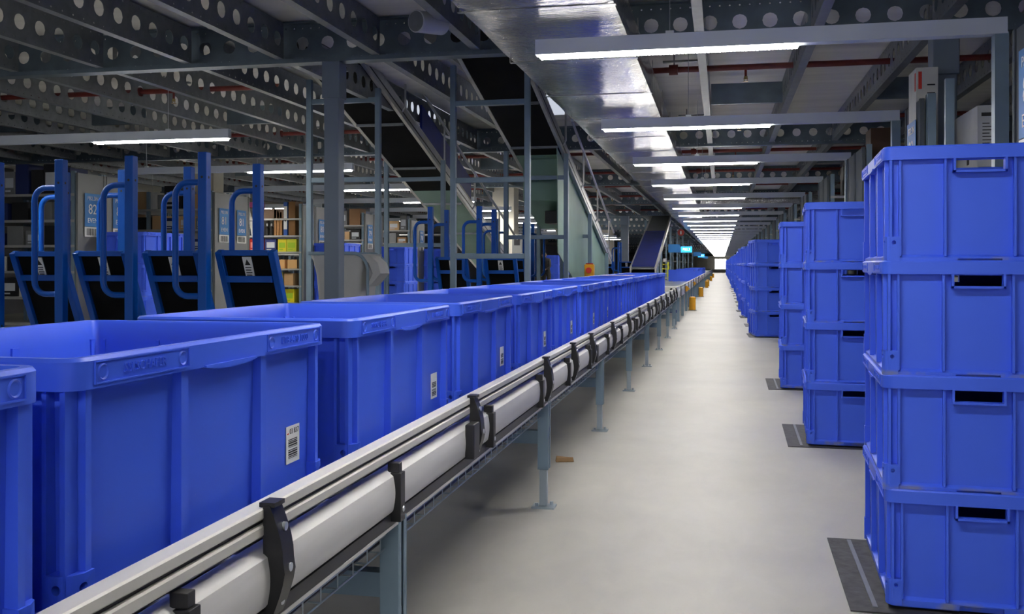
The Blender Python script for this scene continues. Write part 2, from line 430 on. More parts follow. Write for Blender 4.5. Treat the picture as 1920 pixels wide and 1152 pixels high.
for k in range(NB):
    if k > 12 and k % 2: continue
    o = obj('ceiling_beam', BM, None, 0, (0, Y0 + k * SP, 0))
    tag(o, f'dark perforated steel cross beam under the deck, {nth(k + 1)} along the aisle', 'beam', 'cross beams', 'structure')
def joist_mesh(ln, big=True):
    mb = MB(); f = lambda u, v, w: (w - .002, u, v)
    p = .19; n = int(ln / p); p = ln / n; z0 = 2.535
    for k in range(n):
        a = k * p
        mb.holes(a, a + p, z0 + .035, z0 + .21, .052, f, .004, 12)
        if big:
            for j in range(2):
                aa = a + j * p / 2; mb.holes(aa, aa + p / 2, z0, z0 + .035, .006, f, .004, 6); mb.holes(aa, aa + p / 2, z0 + .21, z0 + .245, .006, f, .004, 6)
    if not big:
        mb.box(-.002, .002, 0, ln, z0, z0 + .035); mb.box(-.002, .002, 0, ln, z0 + .21, z0 + .245)
    mb.box(-.002, .058, 0, ln, z0 - .005, z0); mb.box(-.002, .058, 0, ln, z0 + .245, z0 + .25)
    mb.box(.054, .058, 0, ln, z0, z0 + .018); mb.box(.054, .058, 0, ln, z0 + .23, z0 + .245)
    return mb.mesh('ceiling_joist', [M['steel']])
JL = SP - .12
JA, JB = joist_mesh(JL), joist_mesh(JL, False)
JX = [-.165 + .72 * k for k in range(-14, 5)]
for b in range(-1, 12):
    for i, x in enumerate(JX):
        if b > 3 and not (-2.6 < x < 2.2): continue
        if b == 0 and abs(x + 1.605) < .05: continue
        o = obj('ceiling_joist', JA if b < 2 else JB, None, 0, (x, Y0 + b * SP + .06, 0))
        if x < -.5: o.scale = (-1, 1, 1)
        tag(o, f'perforated steel joist under the deck, {nth(i + 1)} across in the {nth(b + 2)} bay', 'joist', 'deck joists', 'structure')
# bridging plates between joists half way along each bay
bp = MB(); bp.box(.07, .71, -.003, .003, 2.56, 2.745); bp.box(.07, .71, -.003, .04, 2.555, 2.56); BPM = bp.mesh('bridging_plate', [M['dsteel']])
for b in range(0, 5):
    for i in (3, 5, 7, 9, 14, 16):
        if i + 1 < len(JX):
            o = obj('bridging_plate', BPM, None, 0, (JX[i], Y0 + b * SP + 2.75 + (.25 if i % 4 == 3 else 0), 0))
            tag(o, f'grey bridging plate between joists beside the {nth(i + 1)} joist of the {nth(b + 2)} bay', 'plate', 'bridging plates', 'structure')
# columns
def column(x, y, w, m, label, z=BEAM_Z):
    mb = MB(); mb.box(x - w / 2, x + w / 2, y - w / 2, y + w / 2, 0, z); mb.box(x - w / 2 - .012, x + w / 2 + .012, y - w / 2 - .012, y + w / 2 + .012, z - .26, z - .001)
    mb.box(x - w, x + w, y - w, y + w, 0, .015)
    return struct('column', mb, m, label, 'column', bevel=.006)
column(-2.685, Y0, .11, M['col'], 'slim grey steel column in front of the fabric container')
column(-2.8, Y0 + 4 * SP, .22, M['col'], 'slim grey steel column beyond the inclined conveyors')
column(-2.66, Y0 + 6 * SP, .125, M['col'], 'slim grey steel column far down the conveyor side')
column(1.35, Y0, .13, M['col'], 'grey steel column between the racks behind the nearest stack')
column(1.35, Y0 + 3 * SP, .13, M['col'], 'grey steel column between the racks further along')
for x, y, w, l in ((-4.3, 19.4, .45, 'broad cream building column behind the blue carts'), (-5.05, 44.4, .5, 'broad cream building column far behind the inclined conveyor'), (-7.75, 13.78, .32, 'cream building column standing beside the rack marked 81')):
    mb = MB(); mb.box(x - w / 2, x + w / 2, y - w / 2, y + w / 2, 0, 2.8); struct('column', mb, M['cream'], l, 'column', bevel=.01)

# ------------------------------------------------------------------ lights
def light_meshes(x0, x1, led0, led1):
    t = MB(); t.box(x0, x1, -.028, .028, 2.135, 2.205); t.box(x0, x1, -.034, .034, 2.128, 2.137)
    e = MB(); n = int((led1 - led0) / .018)
    pts = []
    e.box(led0, led1, -.024, .024, 2.117, 2.128, 1); e.box(led0, led1, -.023, .023, 2.1162, 2.117, 0)
    for k in range(n):
        a = led0 + (k + .15) * (led1 - led0) / n; b = led0 + (k + .85) * (led1 - led0) / n
        e.box(a, b, -.024, -.021, 2.1115, 2.1162, 1); e.box(a, b, .021, .024, 2.1115, 2.1162, 1)
    return t.mesh('trunking', [M['lamp']]), e.mesh('led_strip', [M['led'], M['ledside']])
TRK, LED = light_meshes(-.92, 1.28, -.90, .36)
ps = MB(); ps.box(1.225, 1.285, -.03, .03, .002, 2.135); POST = ps.mesh('drop_post', [M['tube']])
hg = MB(); hg.cyl((-.25, 0, 2.205), (-.25, 0, 2.80), .0022, 6); hg.box(-.27, -.23, -.012, .012, 2.203, 2.222); HNG = hg.mesh('suspension_wire', [M['zinc']])
for k in range(-2, 46):
    y = 4.87 + 2.765 * k
    t = thing('strip_light', f'white linear strip light hung across the aisle, {nth(k + 3)} in the row', 'light', (0, y, 0), 0, 'strip lights over the aisle')
    obj('trunking', TRK, t); obj('led_strip', LED, t)
    if k < 12: obj('suspension_wire', HNG, t)
    if k >= 0 and k < 30: obj('drop_post', POST, t)
TR2, LE2 = light_meshes(-6.95, -4.03, -5.30, -4.05)
hg = MB(); hg.cyl((-4.6, 0, 2.205), (-4.6, 0, 2.80), .0022, 6); hg.box(-4.62, -4.58, -.012, .012, 2.203, 2.222); HN2 = hg.mesh('suspension_wire', [M['zinc']])
hg = MB(); hg.cyl((-6.6, 0, 2.205), (-6.6, 0, 2.80), .0022, 6); hg.box(-6.62, -6.58, -.012, .012, 2.203, 2.222); HN3 = hg.mesh('suspension_wire', [M['zinc']])
for k in range(-1, 13):
    t = thing('strip_light', f'white linear strip light over the cart bay, {nth(k + 2)} of its row', 'light', (0, 7.5 + 2.8 * k, 0), 0, 'strip lights over the cart bay')
    obj('trunking', TR2, t); obj('led_strip', LE2, t); obj('suspension_wire', HN2, t); obj('suspension_wire', HN3, t)
# strip lights inside the deep shelving aisles
TR3, LE3 = light_meshes(-11.4, -7.3, -8.9, -7.6)
for k in range(1, 5):
    t = thing('strip_light', f'white linear strip light inside the {nth(k + 1)} shelving aisle', 'light', (0, 11.37 + 2.85 * k, 0), 0, 'strip lights in the shelving aisles')
    obj('trunking', TR3, t); obj('led_strip', LE3, t)
    hg = MB(); hg.cyl((-9, 0, 2.205), (-9, 0, 2.80), .0022, 6); obj('suspension_wire', hg.mesh('suspension_wire', [M['zinc']]), t)

# ------------------------------------------------------------------ foil duct
def duct_mesh(xa, xb, za, zb, ys, amp):
    rnd = random.Random(3); prof = []
    nx, nz = 14, 5; r = .03
    for k in range(nx + 1): prof.append((xa + (xb - xa) * k / nx, za))
    for k in range(1, nz): prof.append((xb, za + (zb - za) * k / nz))
    for k in range(nx + 1): prof.append((xb - (xb - xa) * k / nx, zb))
    for k in range(1, nz): prof.append((xa, zb - (zb - za) * k / nz))
    def rnd_corner(p):
        x, z = p
        cx = min(max(x, xa + r), xb - r); cz = min(max(z, za + r), zb - r)
        d = Vector((x - cx, z - cz)); return (cx + d.x * (r / d.length), cz + d.y * (r / d.length)) if d.length > r and abs(x - cx) > 1e-6 and abs(z - cz) > 1e-6 else p
    loops = []
    for y in ys:
        a = amp if y < 26 else 0
        sag = -.004 * abs(math.sin(y * 2.6)) if a else 0
        loops.append([(x + rnd.uniform(-a, a), y, z + rnd.uniform(-a, a) + (sag if z < (za + zb) / 2 else 0)) for x, z in map(rnd_corner, prof)])
    mb = MB(); mb.loft(loops); return mb
ys = [-1 + .13 * k for k in range(200)] + [26 + 4 * k for k in range(1, 31)]
t = thing('air_duct', 'long foil-wrapped air duct running under the deck beside the strip lights', 'duct', (0, 0, 0))
duct_mesh(-1.215, -.475, 2.265, 2.478, ys, .0014).build('foil_wrap', M['foil'], t, 50)
for k in range(22):
    y = .9 + 1.18 * k; b = MB()
    x0, x1, z0, z1, w = -1.222, -.468, 2.257, 2.484, .03
    b.box(x0, x1, y, y + w, z0, z0 + .003); b.box(x0, x0 + .003, y, y + w, z0, z1); b.box(x1 - .003, x1, y, y + w, z0, z1)
    b.build('joint_tape', M['foil'], t)
b = duct_mesh(-.21, .21, 2.24, 2.46, [-.43 + .12 * k for k in range(36)], .004)
bo = b.build('air_duct', M['foil'], None, 50); bo.rotation_euler = (0, 0, R(-90)); bo.location = (0, 20.6, 0)
tag(bo, 'foil-wrapped cross duct branching over the aisle towards the tote stacks', 'duct')
# steel side strip of the duct
# ------------------------------------------------------------------ sprinkler pipes
for k in range(8):
    y = 8.08 + 2.95 * k
    spans = ((-11, -3.85, 'over the cart bay'), (-1.35, 3.5, 'over the aisle')) if k < 2 else ((-11, 3.5, 'across the whole bay'),)
    for xa, xb, where in spans:
        t = thing('sprinkler_pipe', f'dark red sprinkler pipe under the deck {where}, {nth(k + 1)} along the aisle', 'pipe', (0, y, 2.66), 0, 'sprinkler pipes')
        mb = MB(); mb.cyl((xa, 0, 0), (xb, 0, 0), .024, 10)
        for x in (-5.3, -3.98, -.42):
            if xa < x < xb: mb.cyl((x, 0, 0), (x + .07, 0, 0), .042, 10)
        mb.build('pipe', M['red'], t, 40)
        for x in (-7.6, -4.9, -2.5, .19, 2.1):
            if not xa < x < xb: continue
            mb = MB(); mb.cyl((x, 0, -.02), (x, 0, -.075), .010, 8, 0)
            mb.cyl((x, 0, -.075), (x, 0, -.10), .015, 8, 1); mb.cyl((x, 0, -.115), (x, 0, -.118), .024, 10, 1)
            for q in (-1, 1): mb.cyl((x + q * .015, 0, -.09), (x + q * .010, 0, -.115), .003, 6, 1)
            mb.build('sprinkler_head', [M['red'], M['brass']], t, 40)
        h = -.38 if xb > 0 else -5.0
        mb = MB(); mb.box(h - .09, h + .26, -.02, .02, .06, .075); mb.cyl((h, 0, .0), (h, 0, .14), .006, 6); mb.build('hanger_strap', M['steel'], t)
# cylindrical speaker
t = thing('cylinder_speaker', 'round grey cylinder loudspeaker hanging among the near joists', 'speaker', (-1.72, 5.62, 2.52))
mb = MB(); d = Vector((-.42, -.86, -.10)).normalized(); c = Vector((0, 0, 0))
mb.cyl(c - d * .12, c + d * .10, .064, 28); mb.cyl(c + d * .10, c + d * .108, .066, 28); mb.build('housing', M['clear'], t, 40, .003)
mb = MB(); mb.cyl(c + d * .106, c + d * .111, .059, 28); mb.build('grille', M['steel'], t, 40)
mb = MB(); mb.box(-.012, .012, -.012, .012, .05, .28); mb.build('bracket', M['dsteel'], t)

# ------------------------------------------------------------------ main conveyor
CY0, CY1 = -.6, 16.6
t = thing('roller_conveyor', 'long roller conveyor with silver rails carrying the line of blue totes', 'conveyor', (0, 0, 0))
def prof_bar(poly, y0, y1, m, name, x, sx, bevel=.0):
    mb = MB(); mb.prism(poly, lambda u, v, w: (x + sx * u, w, v), y0, y1); return mb.build(name, m, t, 30, bevel)
for x, sx in ((-.765, 1), (-1.455, -1)):
    for z in (.617, .645):
        prof_bar([(-.012, z), (.018, z), (.021, z + .003), (.021, z + .017), (.018, z + .020), (-.012, z + .020)], CY0, CY1, M['alu'], 'guide_rail', x, sx)
    prof_bar([(-.008, .612), (.012, .612), (.012, .660), (-.008, .660)], CY0, CY1, M['black'], 'guide_core', x, sx)
    curve = [(.014, .495), (.024, .500)] + [(.028 + .005 * math.sin(PI * k / 8), .505 + .078 * k / 8) for k in range(9)] + [(.022, .588), (.010, .594), (-.012, .594), (-.012, .495)]
    prof_bar(curve, CY0, CY1, M['aluw'], 'side_profile', x, sx)
    prof_bar([(-.012, .468), (.022, .468), (.022, .494), (-.012, .494)], CY0, CY1, M['black'], 'lower_channel', x, sx)
    prof_bar([(-.012, .460), (.023, .460), (.023, .4675), (-.012, .4675)], CY0, CY1, M['alu'], 'lower_trim', x, sx)
rm = MB(); rm.cyl((-1.44, 0, 0), (-.78, 0, 0), .024, 12); RM = rm.mesh('roller', [M['zinc']], 40)
for k in range(86):
    obj('roller', RM, t, 0, (0, CY0 + .1 + .2 * k, .559))
# black curved brackets that carry the guide rail
def bracket_mesh():
    mb = MB(); N = 10; o = []; i = []
    for k in range(N + 1):
        a = k / N; z = .483 + .185 * a; u = .028 + .024 * math.sin(PI * a) + (.004 if a < .5 else 0)
        o.append((u + .004, z)); i.append((.02, z))
    poly = o + i[::-1]; w = .021
    mb.prism(poly, lambda u, v, q: (u, q, v), -w, w, 0)
    mb.box(.012, .040, -.019, .019, .6655, .673, 0)
    for k, z in enumerate((.505, .562, .63)):
        u = .034 + .024 * math.sin(PI * (z - .483) / .185)
        mb.cyl((u - .004, .004, z), (u + .0015, .004, z), .0075, 12, 1)
    return mb.mesh('rail_bracket', [M['black'], M['zinc']], 35)
BK = bracket_mesh()
cb = MB(); cb.box(.02, .046, -.016, .016, .478, .590); cb.box(.012, .040, -.010, .012, .590, .612); cb.cyl((.045, .003, .505), (.048, .003, .505), .007, 10, 1); CB = cb.mesh('sensor_clip', [M['black'], M['zinc']])
bxm = MB(); bxm.box(.03, .058, -.035, .035, .498, .600); BX = bxm.mesh('junction_box', [M['black']])
for y in (.30, 1.52, 2.88, 4.14, 4.92, 5.62, 6.75, 7.9, 9.0, 10.1, 11.2, 12.3, 13.4, 14.5, 15.6, 16.4):
    obj('rail_bracket', BK, t, 0, (-.765, y, 0))
for y in (.4, 1.24, 2.15, 3.08, 3.98, 4.72, 5.5, 6.4, 7.3, 8.4, 9.5, 10.6, 11.7, 12.8, 13.9, 15):
    obj('sensor_clip', CB, t, .003, (-.765, y, 0))
for y in (2.80, 5.70, 8.5): obj('junction_box', BX, t, .004, (-.765, y, 0))
# wire cable tray under the aisle side
mb = MB(); y = CY0
while y < CY1:
    mb.tube([(-.90, y, .455), (-.90, y, .40), (-.775, y, .40), (-.775, y, .458)], .0024, 5); y += .086
for x, z in ((-.775, .458), (-.775, .432), (-.775, .40), (-.82, .40), (-.86, .40), (-.90, .40), (-.90, .455)): mb.tube([(x, CY0, z), (x, CY1, z)], .0022, 5)
mb.build('cable_tray', M['wire'], t)
mb = MB()
for k in range(4): mb.tube([(-.86 + .022 * k, CY0 + 1.2 * j, .409 + .006 * ((j + k) % 2)) for j in range(15)], .006, 6)
mb.build('cable', M['black'], t)
# legs
lm = MB(); lm.box(-.024, .024, -.030, -.026, .17, .470); lm.box(-.024, .024, .026, .030, .17, .470); lm.box(-.024, -.020, -.026, .026, .17, .470); lm.box(.020, .024, -.026, -.010, .17, .470); lm.box(.020, .024, .010, .026, .17, .470)
LM = lm.mesh('leg', [M['tube']])
fm = MB(); fm.box(-.014, .014, -.020, .020, .012, .25); fm.box(-.018, .016, -.016, -.012, .012, .25); fm.box(-.05, .05, -.04, .04, .0, .008); fm.cyl((-.03, -.02, .008), (-.03, -.02, .022), .008, 6); fm.cyl((.03, .02, .008), (.03, .02, .022), .008, 6); fm.cyl((0, 0, .0), (0, 0, .03), .012, 8)
FM = fm.mesh('levelling_foot', [M['wire']])
for k in range(-1, 8):
    y = 2.215 + 2.02 * k
    for x in (-.765, -1.445):
        l = obj('leg', LM, t, .002, (x, y, 0)); obj('levelling_foot', FM, l, 0, (0, 0, 0))
    mb = MB(); mb.box(-1.42, -.79, y - .02, y - .016, .285, .335); mb.box(-1.42, -.79, y - .02, y + .02, .335, .339); mb.box(-1.42, -.79, y - .02, y + .02, .281, .285); mb.build('cross_member', M['tube'], t)
mb = MB(); mb.box(-1.42, -.79, CY0, CY1, .47, .474); mb.build('under_sheet', M['steel'], t)
mb = MB(); mb.box(-1.47, -.74, CY1, CY1 + .02, .47, .60); mb.build('end_plate', M['alu'], t)

# ------------------------------------------------------------------ totes on the conveyor
TZ = .584
tx = -1.07
yl = [.63, 1.495, 2.43, 3.355, 4.24, 5.13, 6.02, 6.9, 7.78, 8.66, 9.54, 10.42, 11.3, 12.18, 13.06, 13.94]
for i, y in enumerate(yl):
    st = STK1 if i == 1 else (STK2 if i else None)
    tote((tx + (-.005 if i % 2 else .004), y, TZ), R(random.uniform(-.5, .5)), f'open blue plastic tote on the conveyor, {nth(i + 1)} in the line from the camera', 'totes on the roller conveyor', st)
mb = MB(); mb.box(-.17, .17, -.24, .24, 0, .003); o = mb.build('paper_sheet', pack('pale_pink_paper', (214, 190, 190)), None, 0, 0, (tx - .02, 10.42, TZ + .367)); tag(o, 'pale sheet of paper lying across the rims of a conveyor tote', 'paper')

# ------------------------------------------------------------------ tote stacks along the aisle
stk = [(3.19, -3.2, .490), (5.96, -3.0, .482), (8.63, -2.0, .49), (14.72, 5.5, .478), (17.26, 3.0, .49), (20.0, 4.5, .455), (22.6, 4.0, .425)]
y = 25.35; rr = random.Random(11)
while y < 108: stk.append((y, rr.uniform(-2, 4), .475 + rr.uniform(-.03, .02))); y += 2.74
lev = ['bottom', 'third', 'second', 'top']
for i, (y, a, x) in enumerate(stk):
    a = R(a); cx, cy = TW, TL
    px = x + cx * math.cos(a) - cy * math.sin(a); py = y + cx * math.sin(a) + cy * math.cos(a)
    for k in range(4):
        j = R(rr.uniform(-.4, .4)); 
        tote((px + rr.uniform(-.004, .004), py, .012 + PITCH * k), a + j, f'{lev[k]} blue tote of the {nth(i + 1)} stack along the aisle facing the conveyor', 'stacked totes along the aisle', STK2 if (k in (1, 3) and i < 12) else None, -1, .05)
    if i < 16:
        mb = MB(); mb.box(-.37, .26, -.40, .42, 0, .004, 0); mb.box(-.30, -.285, -.36, .40, .004, .007, 1)
        o = mb.build('floor_plate', [M['grime'], M['steel']], None, 0, 0, (x + TW, y + .36, .001)); o.rotation_euler = (0, 0, a * .3); tag(o, f'scuffed dark floor plate under the {nth(i + 1)} tote stack along the aisle', 'floor plate', 'floor plates')

# ------------------------------------------------------------------ racks
LEV = [.16, .44, .72, 1.0, 1.28, 1.55, 1.83]
def sign_on(parent, sgn, y, z, num):
    w, h = .27, .36
    mb = MB(); mb.box(0, .003, -w / 2, w / 2, 0, h, 0)
    s = mb.build('aisle_sign', M['sign'], parent); s.location = (0, y, z); s.rotation_euler = (0, 0, 0 if sgn > 0 else PI)
    q = MB()
    for body, size, zz in (('PB2.3N', .062, .305), (num, .155, .185), ('EVEN', .075, .065)):
        add_mesh(q, text_mesh(body, size, .0008), Matrix.Translation((.004, 0, zz)) @ Matrix.Rotation(R(90), 4, 'Z') @ Matrix.Rotation(R(90), 4, 'X'))
    q.build('lettering', M['white'], s)
    b = MB(); b.box(0, .003, -w / 2, w / 2, -.11, -.005, 0); r = random.Random(4); yy = -.105
    while yy < .1:
        ww = r.choice((.003, .006, .010)); b.box(.0028, .0036, yy, yy + ww, -.095, -.02, 1); yy += ww + r.choice((.003, .005))
    b.build('barcode', [M['white'], M['ink']], s)
    return s
def rack(sgn, xe, y0, num, label, nb=3, top=2.05, halves=(0, 1), levels=LEV):
    """sgn=+1: rack extends to -X from its end panel at xe (panel faces +X); -1 mirrored."""
    t = thing('shelving_rack', label, 'rack', (xe, y0, 0), 0, 'shelving racks')
    dp = 1.0; bw = .95
    X = lambda d: -sgn * d
    for hh in halves:
        a, b = ((0.005, .49), (.51, .995))[hh]
        mb = MB(); x0, x1 = sorted((X(0), X(.02))); mb.box(x0, x1, a, b, .05, top)
        for e in (a, b - .03):
            xx0, xx1 = sorted((X(-.008), X(0))); mb.box(xx0, xx1, e, e + .03, .05, top)
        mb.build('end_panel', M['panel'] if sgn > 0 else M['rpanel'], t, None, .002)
    for d in [k * bw + .05 for k in range(nb + 1)]:
        for yy in (.0, .46, .505, .965):
            mb = MB(); x0, x1 = sorted((X(d - .022), X(d + .022))); mb.box(x0, x1, yy, yy + .035, 0, top + .02); mb.build('upright', M['tube'], t)
    for k, z in enumerate(levels):
        mb = MB(); x0, x1 = sorted((X(.03), X(.03 + nb * bw))); mb.box(x0, x1, -.002, 1.002, z - .028, z); mb.build('shelf', M['shelf'], t)
    if num:
        for hh in halves: sign_on(t, sgn, (.25, .75)[hh], 1.48 if sgn > 0 else 1.58, num).location.x = sgn * .010
    return t
RX = -6.72
racks = [(3.5, ''), (6.35, '83'), (9.2, '82'), (12.08, '81'), (14.95, '80'), (17.8, '79'), (20.65, '78'), (23.5, '77')]
for i, (y, n) in enumerate(racks):
    if i < 1: continue
    rack(1, RX, y, n, f'grey shelving rack beyond the carts, its end panel signed {n} even in blue' if n != '' else 'grey shelving rack', 3 if i < 7 else 2)
for j in range(14):
    y = (3.45, 5.62, 8.55)[j] if j < 3 else 8.55 + 2.755 * (j - 2)
    rack(-1, 1.2 if j == 0 else 1.15, y, '83' if j < 2 else '', f'grey shelving rack ending behind the {nth(j + 1)} tote stack position along the aisle', 2, halves=(0, 1) if j != 1 else (1,), levels=LEV if j != 1 else LEV[:6])

# ------------------------------------------------------------------ goods on the shelves
def carton(loc, sx, sy, sz, m, label, group, cat='box', rz=0, accent=None, name='product_box', face=-1):
    mb = MB(); mb.box(-sx / 2, sx / 2, -sy / 2, sy / 2, 0, sz)
    o = mb.build(name, m, None, None, .003, loc); o.rotation_euler = (0, 0, rz); tag(o, label, cat, group)
    if accent:
        q = MB(); q.box(-sx * .36, sx * .36, -sy / 2 - .0012, -sy / 2 + .0005, sz * .30, sz * .72, 0)
        q.box(-sx * .36, sx * .1, -sy / 2 - .0016, -sy / 2 + .0005, sz * .12, sz * .2, 0)
        q.build('printed_patch', accent, o)
    return o
PAL = [('brown cardboard', (150, 110, 70)), ('white', (205, 205, 200)), ('black', (28, 28, 30)), ('grey', (120, 122, 124)), ('dark blue', (30, 45, 100)),
       ('tan', (190, 155, 110)), ('cream', (210, 200, 175)), ('teal', (20, 120, 140)), ('orange', (215, 90, 30))]
def fill(rack_i, y, x_from, x_to, lv, rnd, wide=(.08, .26)):
    x = x_from - .03; n = 0
    lname = ['lowest', 'second', 'third', 'fourth', 'fifth', 'sixth', 'top'][lv]
    room = (LEV[lv + 1] - LEV[lv] - .04) if lv < 6 else .34
    while x > x_to:
        w = rnd.uniform(*wide); n += 1
        if x - w < x_to: break
        h = room * rnd.uniform(.5, .97); d = rnd.uniform(.2, .36)
        cn, rgb = rnd.choice(PAL[:6] if rack_i != 2 else PAL[1:5] + PAL[2:4])
        cx = x - w / 2; cx = cx
        # keep clear of uprights
        carton((cx, y + .05 + d / 2, LEV[lv]), w, d, h, pack(cn.replace(' ', '_') + '_print', rgb),
               f'{cn} product box on the {lname} shelf of the {nth(rack_i)} rack, {nth(n)} from its end', 'goods on the shelving racks', accent=pack('pale_print', (200, 205, 210)) if rnd.random() < .35 and w > .12 else None)
        x -= w + rnd.uniform(.006, .05)
rnd = random.Random(21)
for ri, y in ((2, 9.2), (3, 12.08), (5, 17.8), (6, 20.65)):
    for lv in (6, 5, 4, 3, 2) if ri < 4 else (6, 5, 4):
        fill(ri, y, RX - .09, RX - (2.1 if ri < 4 else 1.2), lv, rnd)
# the well-lit shelf in the middle, item by item
def item(x0, x1, lv, h, cn, rgb, what, cat='box', accent=None, d=.3, tilt=0, yo=.05):
    o = carton(((x0 + x1) / 2, 14.95 + yo + d / 2, LEV[lv]), x1 - x0, d, h, pack(cn.replace(' ', '_') + '_print', rgb), what, 'goods on the bright shelf', cat, accent=accent)
    if tilt: o.rotation_euler = (0, tilt, 0)
    return o
wp = pack('pale_print', (200, 205, 210)); yp = pack('lime_print', (165, 200, 40)); rp = pack('pale_red_print', (240, 150, 140))
item(-8.00, -7.93, 5, .20, 'black', (30, 30, 32), 'small black bottle-shaped box at the inner end of the bright fifth shelf')
item(-7.66, -7.60, 5, .46, 'off white', (205, 205, 198), 'tall off white panel leaning on the bright shelf beside a white carton', 'panel', tilt=R(-12))
item(-7.54, -7.45, 5, .42, 'white', (222, 222, 216), 'tall narrow white carton on the bright shelf', 'box')
item(-7.44, -7.32, 5, .40, 'grey', (120, 120, 118), 'grey carton behind two small bottles on the bright shelf', 'box', yo=.2)
for k, x in enumerate((-7.40, -7.32)):
    t = thing('small_bottle', ['dark small bottle with silver top beside the grey carton', 'dark small bottle next to the brown sleeves'][k], 'bottle', (x, 15.04, LEV[5]), 0, 'small bottles')
    mb = MB(); mb.cyl((0, 0, 0), (0, 0, .13), .032, 14); mb.cyl((0, 0, .13), (0, 0, .155), .032, 14, 0, .014); mb.build('body', M['black'], t, 40)
    mb = MB(); mb.cyl((0, 0, .155), (0, 0, .20), .016, 12); mb.build('cap', M['zinc'], t, 40)
for k, x in enumerate((-7.26, -7.21, -7.16)):
    item(x, x + .042, 5, .43 - .02 * k, 'ochre card', (165, 115, 60), f'upright brown card sleeve on the bright shelf, {nth(k + 1)} of three')
t = item(-7.09, -7.02, 5, .55, 'binder blue', (28, 80, 165), 'tall blue box file with white spine on the bright shelf', 'box file')
mb = MB(); mb.box(-.03, .03, -.1515, -.149, .10, .48); mb.cyl((0, -.15, .24), (0, -.1535, .24), .012, 12, 1); mb.build('white_spine', [M['white'], M['ink']], t)
item(-7.0, -6.88, 5, .56, 'dark amber', (120, 80, 25), 'dark amber carton at the outer end of the bright shelf')
item(-8.2, -7.75, 6, .2, 'brown cardboard', (150, 110, 70), 'flat brown carton lying on top of the bright rack', 'box')
item(-7.6, -7.05, 6, .16, 'dusty brown', (110, 80, 55), 'wide dusty brown parcel on the top of the bright rack', 'box')
item(-7.86, -7.72, 6, .3, 'magenta', (150, 40, 110), 'magenta carton standing behind parcels on the bright rack top', 'box', yo=.35)
item(-7.72, -7.44, 4, .22, 'bright red', (205, 50, 40), 'bright red product box on the shelf under the white carton', accent=rp)
item(-7.42, -7.22, 4, .22, 'navy', (30, 45, 110), 'navy patterned product box between red and yellow boxes', accent=wp)
item(-7.19, -7.04, 4, .21, 'yellow', (225, 210, 40), 'yellow and green product box beside the navy one', accent=yp)
item(-7.035, -6.86, 4, .21, 'lime yellow', (200, 205, 50), 'second yellow and green product box at the shelf end', accent=yp)
item(-8.1, -7.9, 4, .08, 'red', (190, 40, 40), 'low red tray of goods at the inner end of the fourth shelf')
for k, x in enumerate((-7.62, -7.43, -7.24, -7.02)):
    item(x, x + .17, 3, .15, 'kraft', (215, 170, 110), f'open kraft bin box in the bright row of bins, {nth(k + 1)} from inside', 'bin box')
item(-7.45, -7.32, 2, .13, 'yellow', (225, 210, 40), 'yellow carton on the bright third shelf near the cart')
item(-7.31, -7.22, 2, .17, 'white', (222, 222, 216), 'white carton with dark label on the bright third shelf', accent=M['ink'])
item(-7.20, -7.10, 2, .22, 'olive', (140, 130, 70), 'tall olive bag box on the bright third shelf')
item(-7.08, -6.92, 2, .2, 'tan', (195, 155, 110), 'tan carton at the outer end of the bright third shelf')
item(-7.36, -7.12, 1, .17, 'peach', (225, 170, 130), 'peach carton with white print on the bright second shelf', accent=wp)
item(-7.08, -6.90, 1, .22, 'yellow', (225, 210, 40), 'yellow and green carton on the bright second shelf', accent=yp)
# goods on top of the racks behind the nearest stacks
def rbox(x, y, z, sx, sy, sz, cn, rgb, label, accent=None):
    return carton((x, y, z), sx, sy, sz, pack(cn + '_print', rgb), label, 'goods above the stacks', accent=accent)
cb_ = rbox(1.212, 6.40, LEV[5], .125, .24, .71, 'off_white', (215, 215, 210), 'tall white carton with red mark rising behind the signed end panel')
mb = MB(); mb.box(-.062, -.0635, -.11, -.075, .57, .68); mb.box(-.05, -.03, -.1215, -.1195, .58, .685)
mb.build('red_mark', pack('bright_red_print', (205, 50, 40)), cb_)
mb = MB()
for k in range(5): mb.box(.0, .045, -.1212, -.1195, .40 + .05 * k, .408 + .05 * k)
mb.build('printed_text', M['ink'], cb_)
cb_ = rbox(1.415, 6.0, LEV[5], .11, .56, .385, 'pale_grey', (190, 193, 197), 'pale grey carton with printed text behind the nearest stack')
mb = MB()
for k in range(9): mb.box(-.03, .03 - .012 * (k % 3), -.2815, -.2795, .14 + .018 * k, .145 + .018 * k)
mb.box(-.035, .035, -.2815, -.2795, .325, .345); mb.box(-.05, .053, -.2815, -.2795, .0, .05); mb.box(-.0565, -.0545, -.1, -.05, .08, .14)
mb.build('printed_text', M['ink'], cb_)
rbox(1.62, 5.88, LEV[5], .16, .2, .25, 'charcoal', (45, 46, 50), 'charcoal carton beside the pale grey carton')
rbox(1.35, 8.9, LEV[6], .22, .3, .4, 'dark_brown', (75, 50, 30), 'dark brown carton behind the second stack rack end')
rbox(1.5, 11.75, LEV[6], .3, .3, .36, 'black_three', (22, 22, 24), 'black carton standing on the fourth rack beside the aisle')
rbox(1.9, 8.8, LEV[5], .3, .25, .24, 'white_two', (205, 205, 200), 'white carton with ring logo patch on the second rack beyond the column')

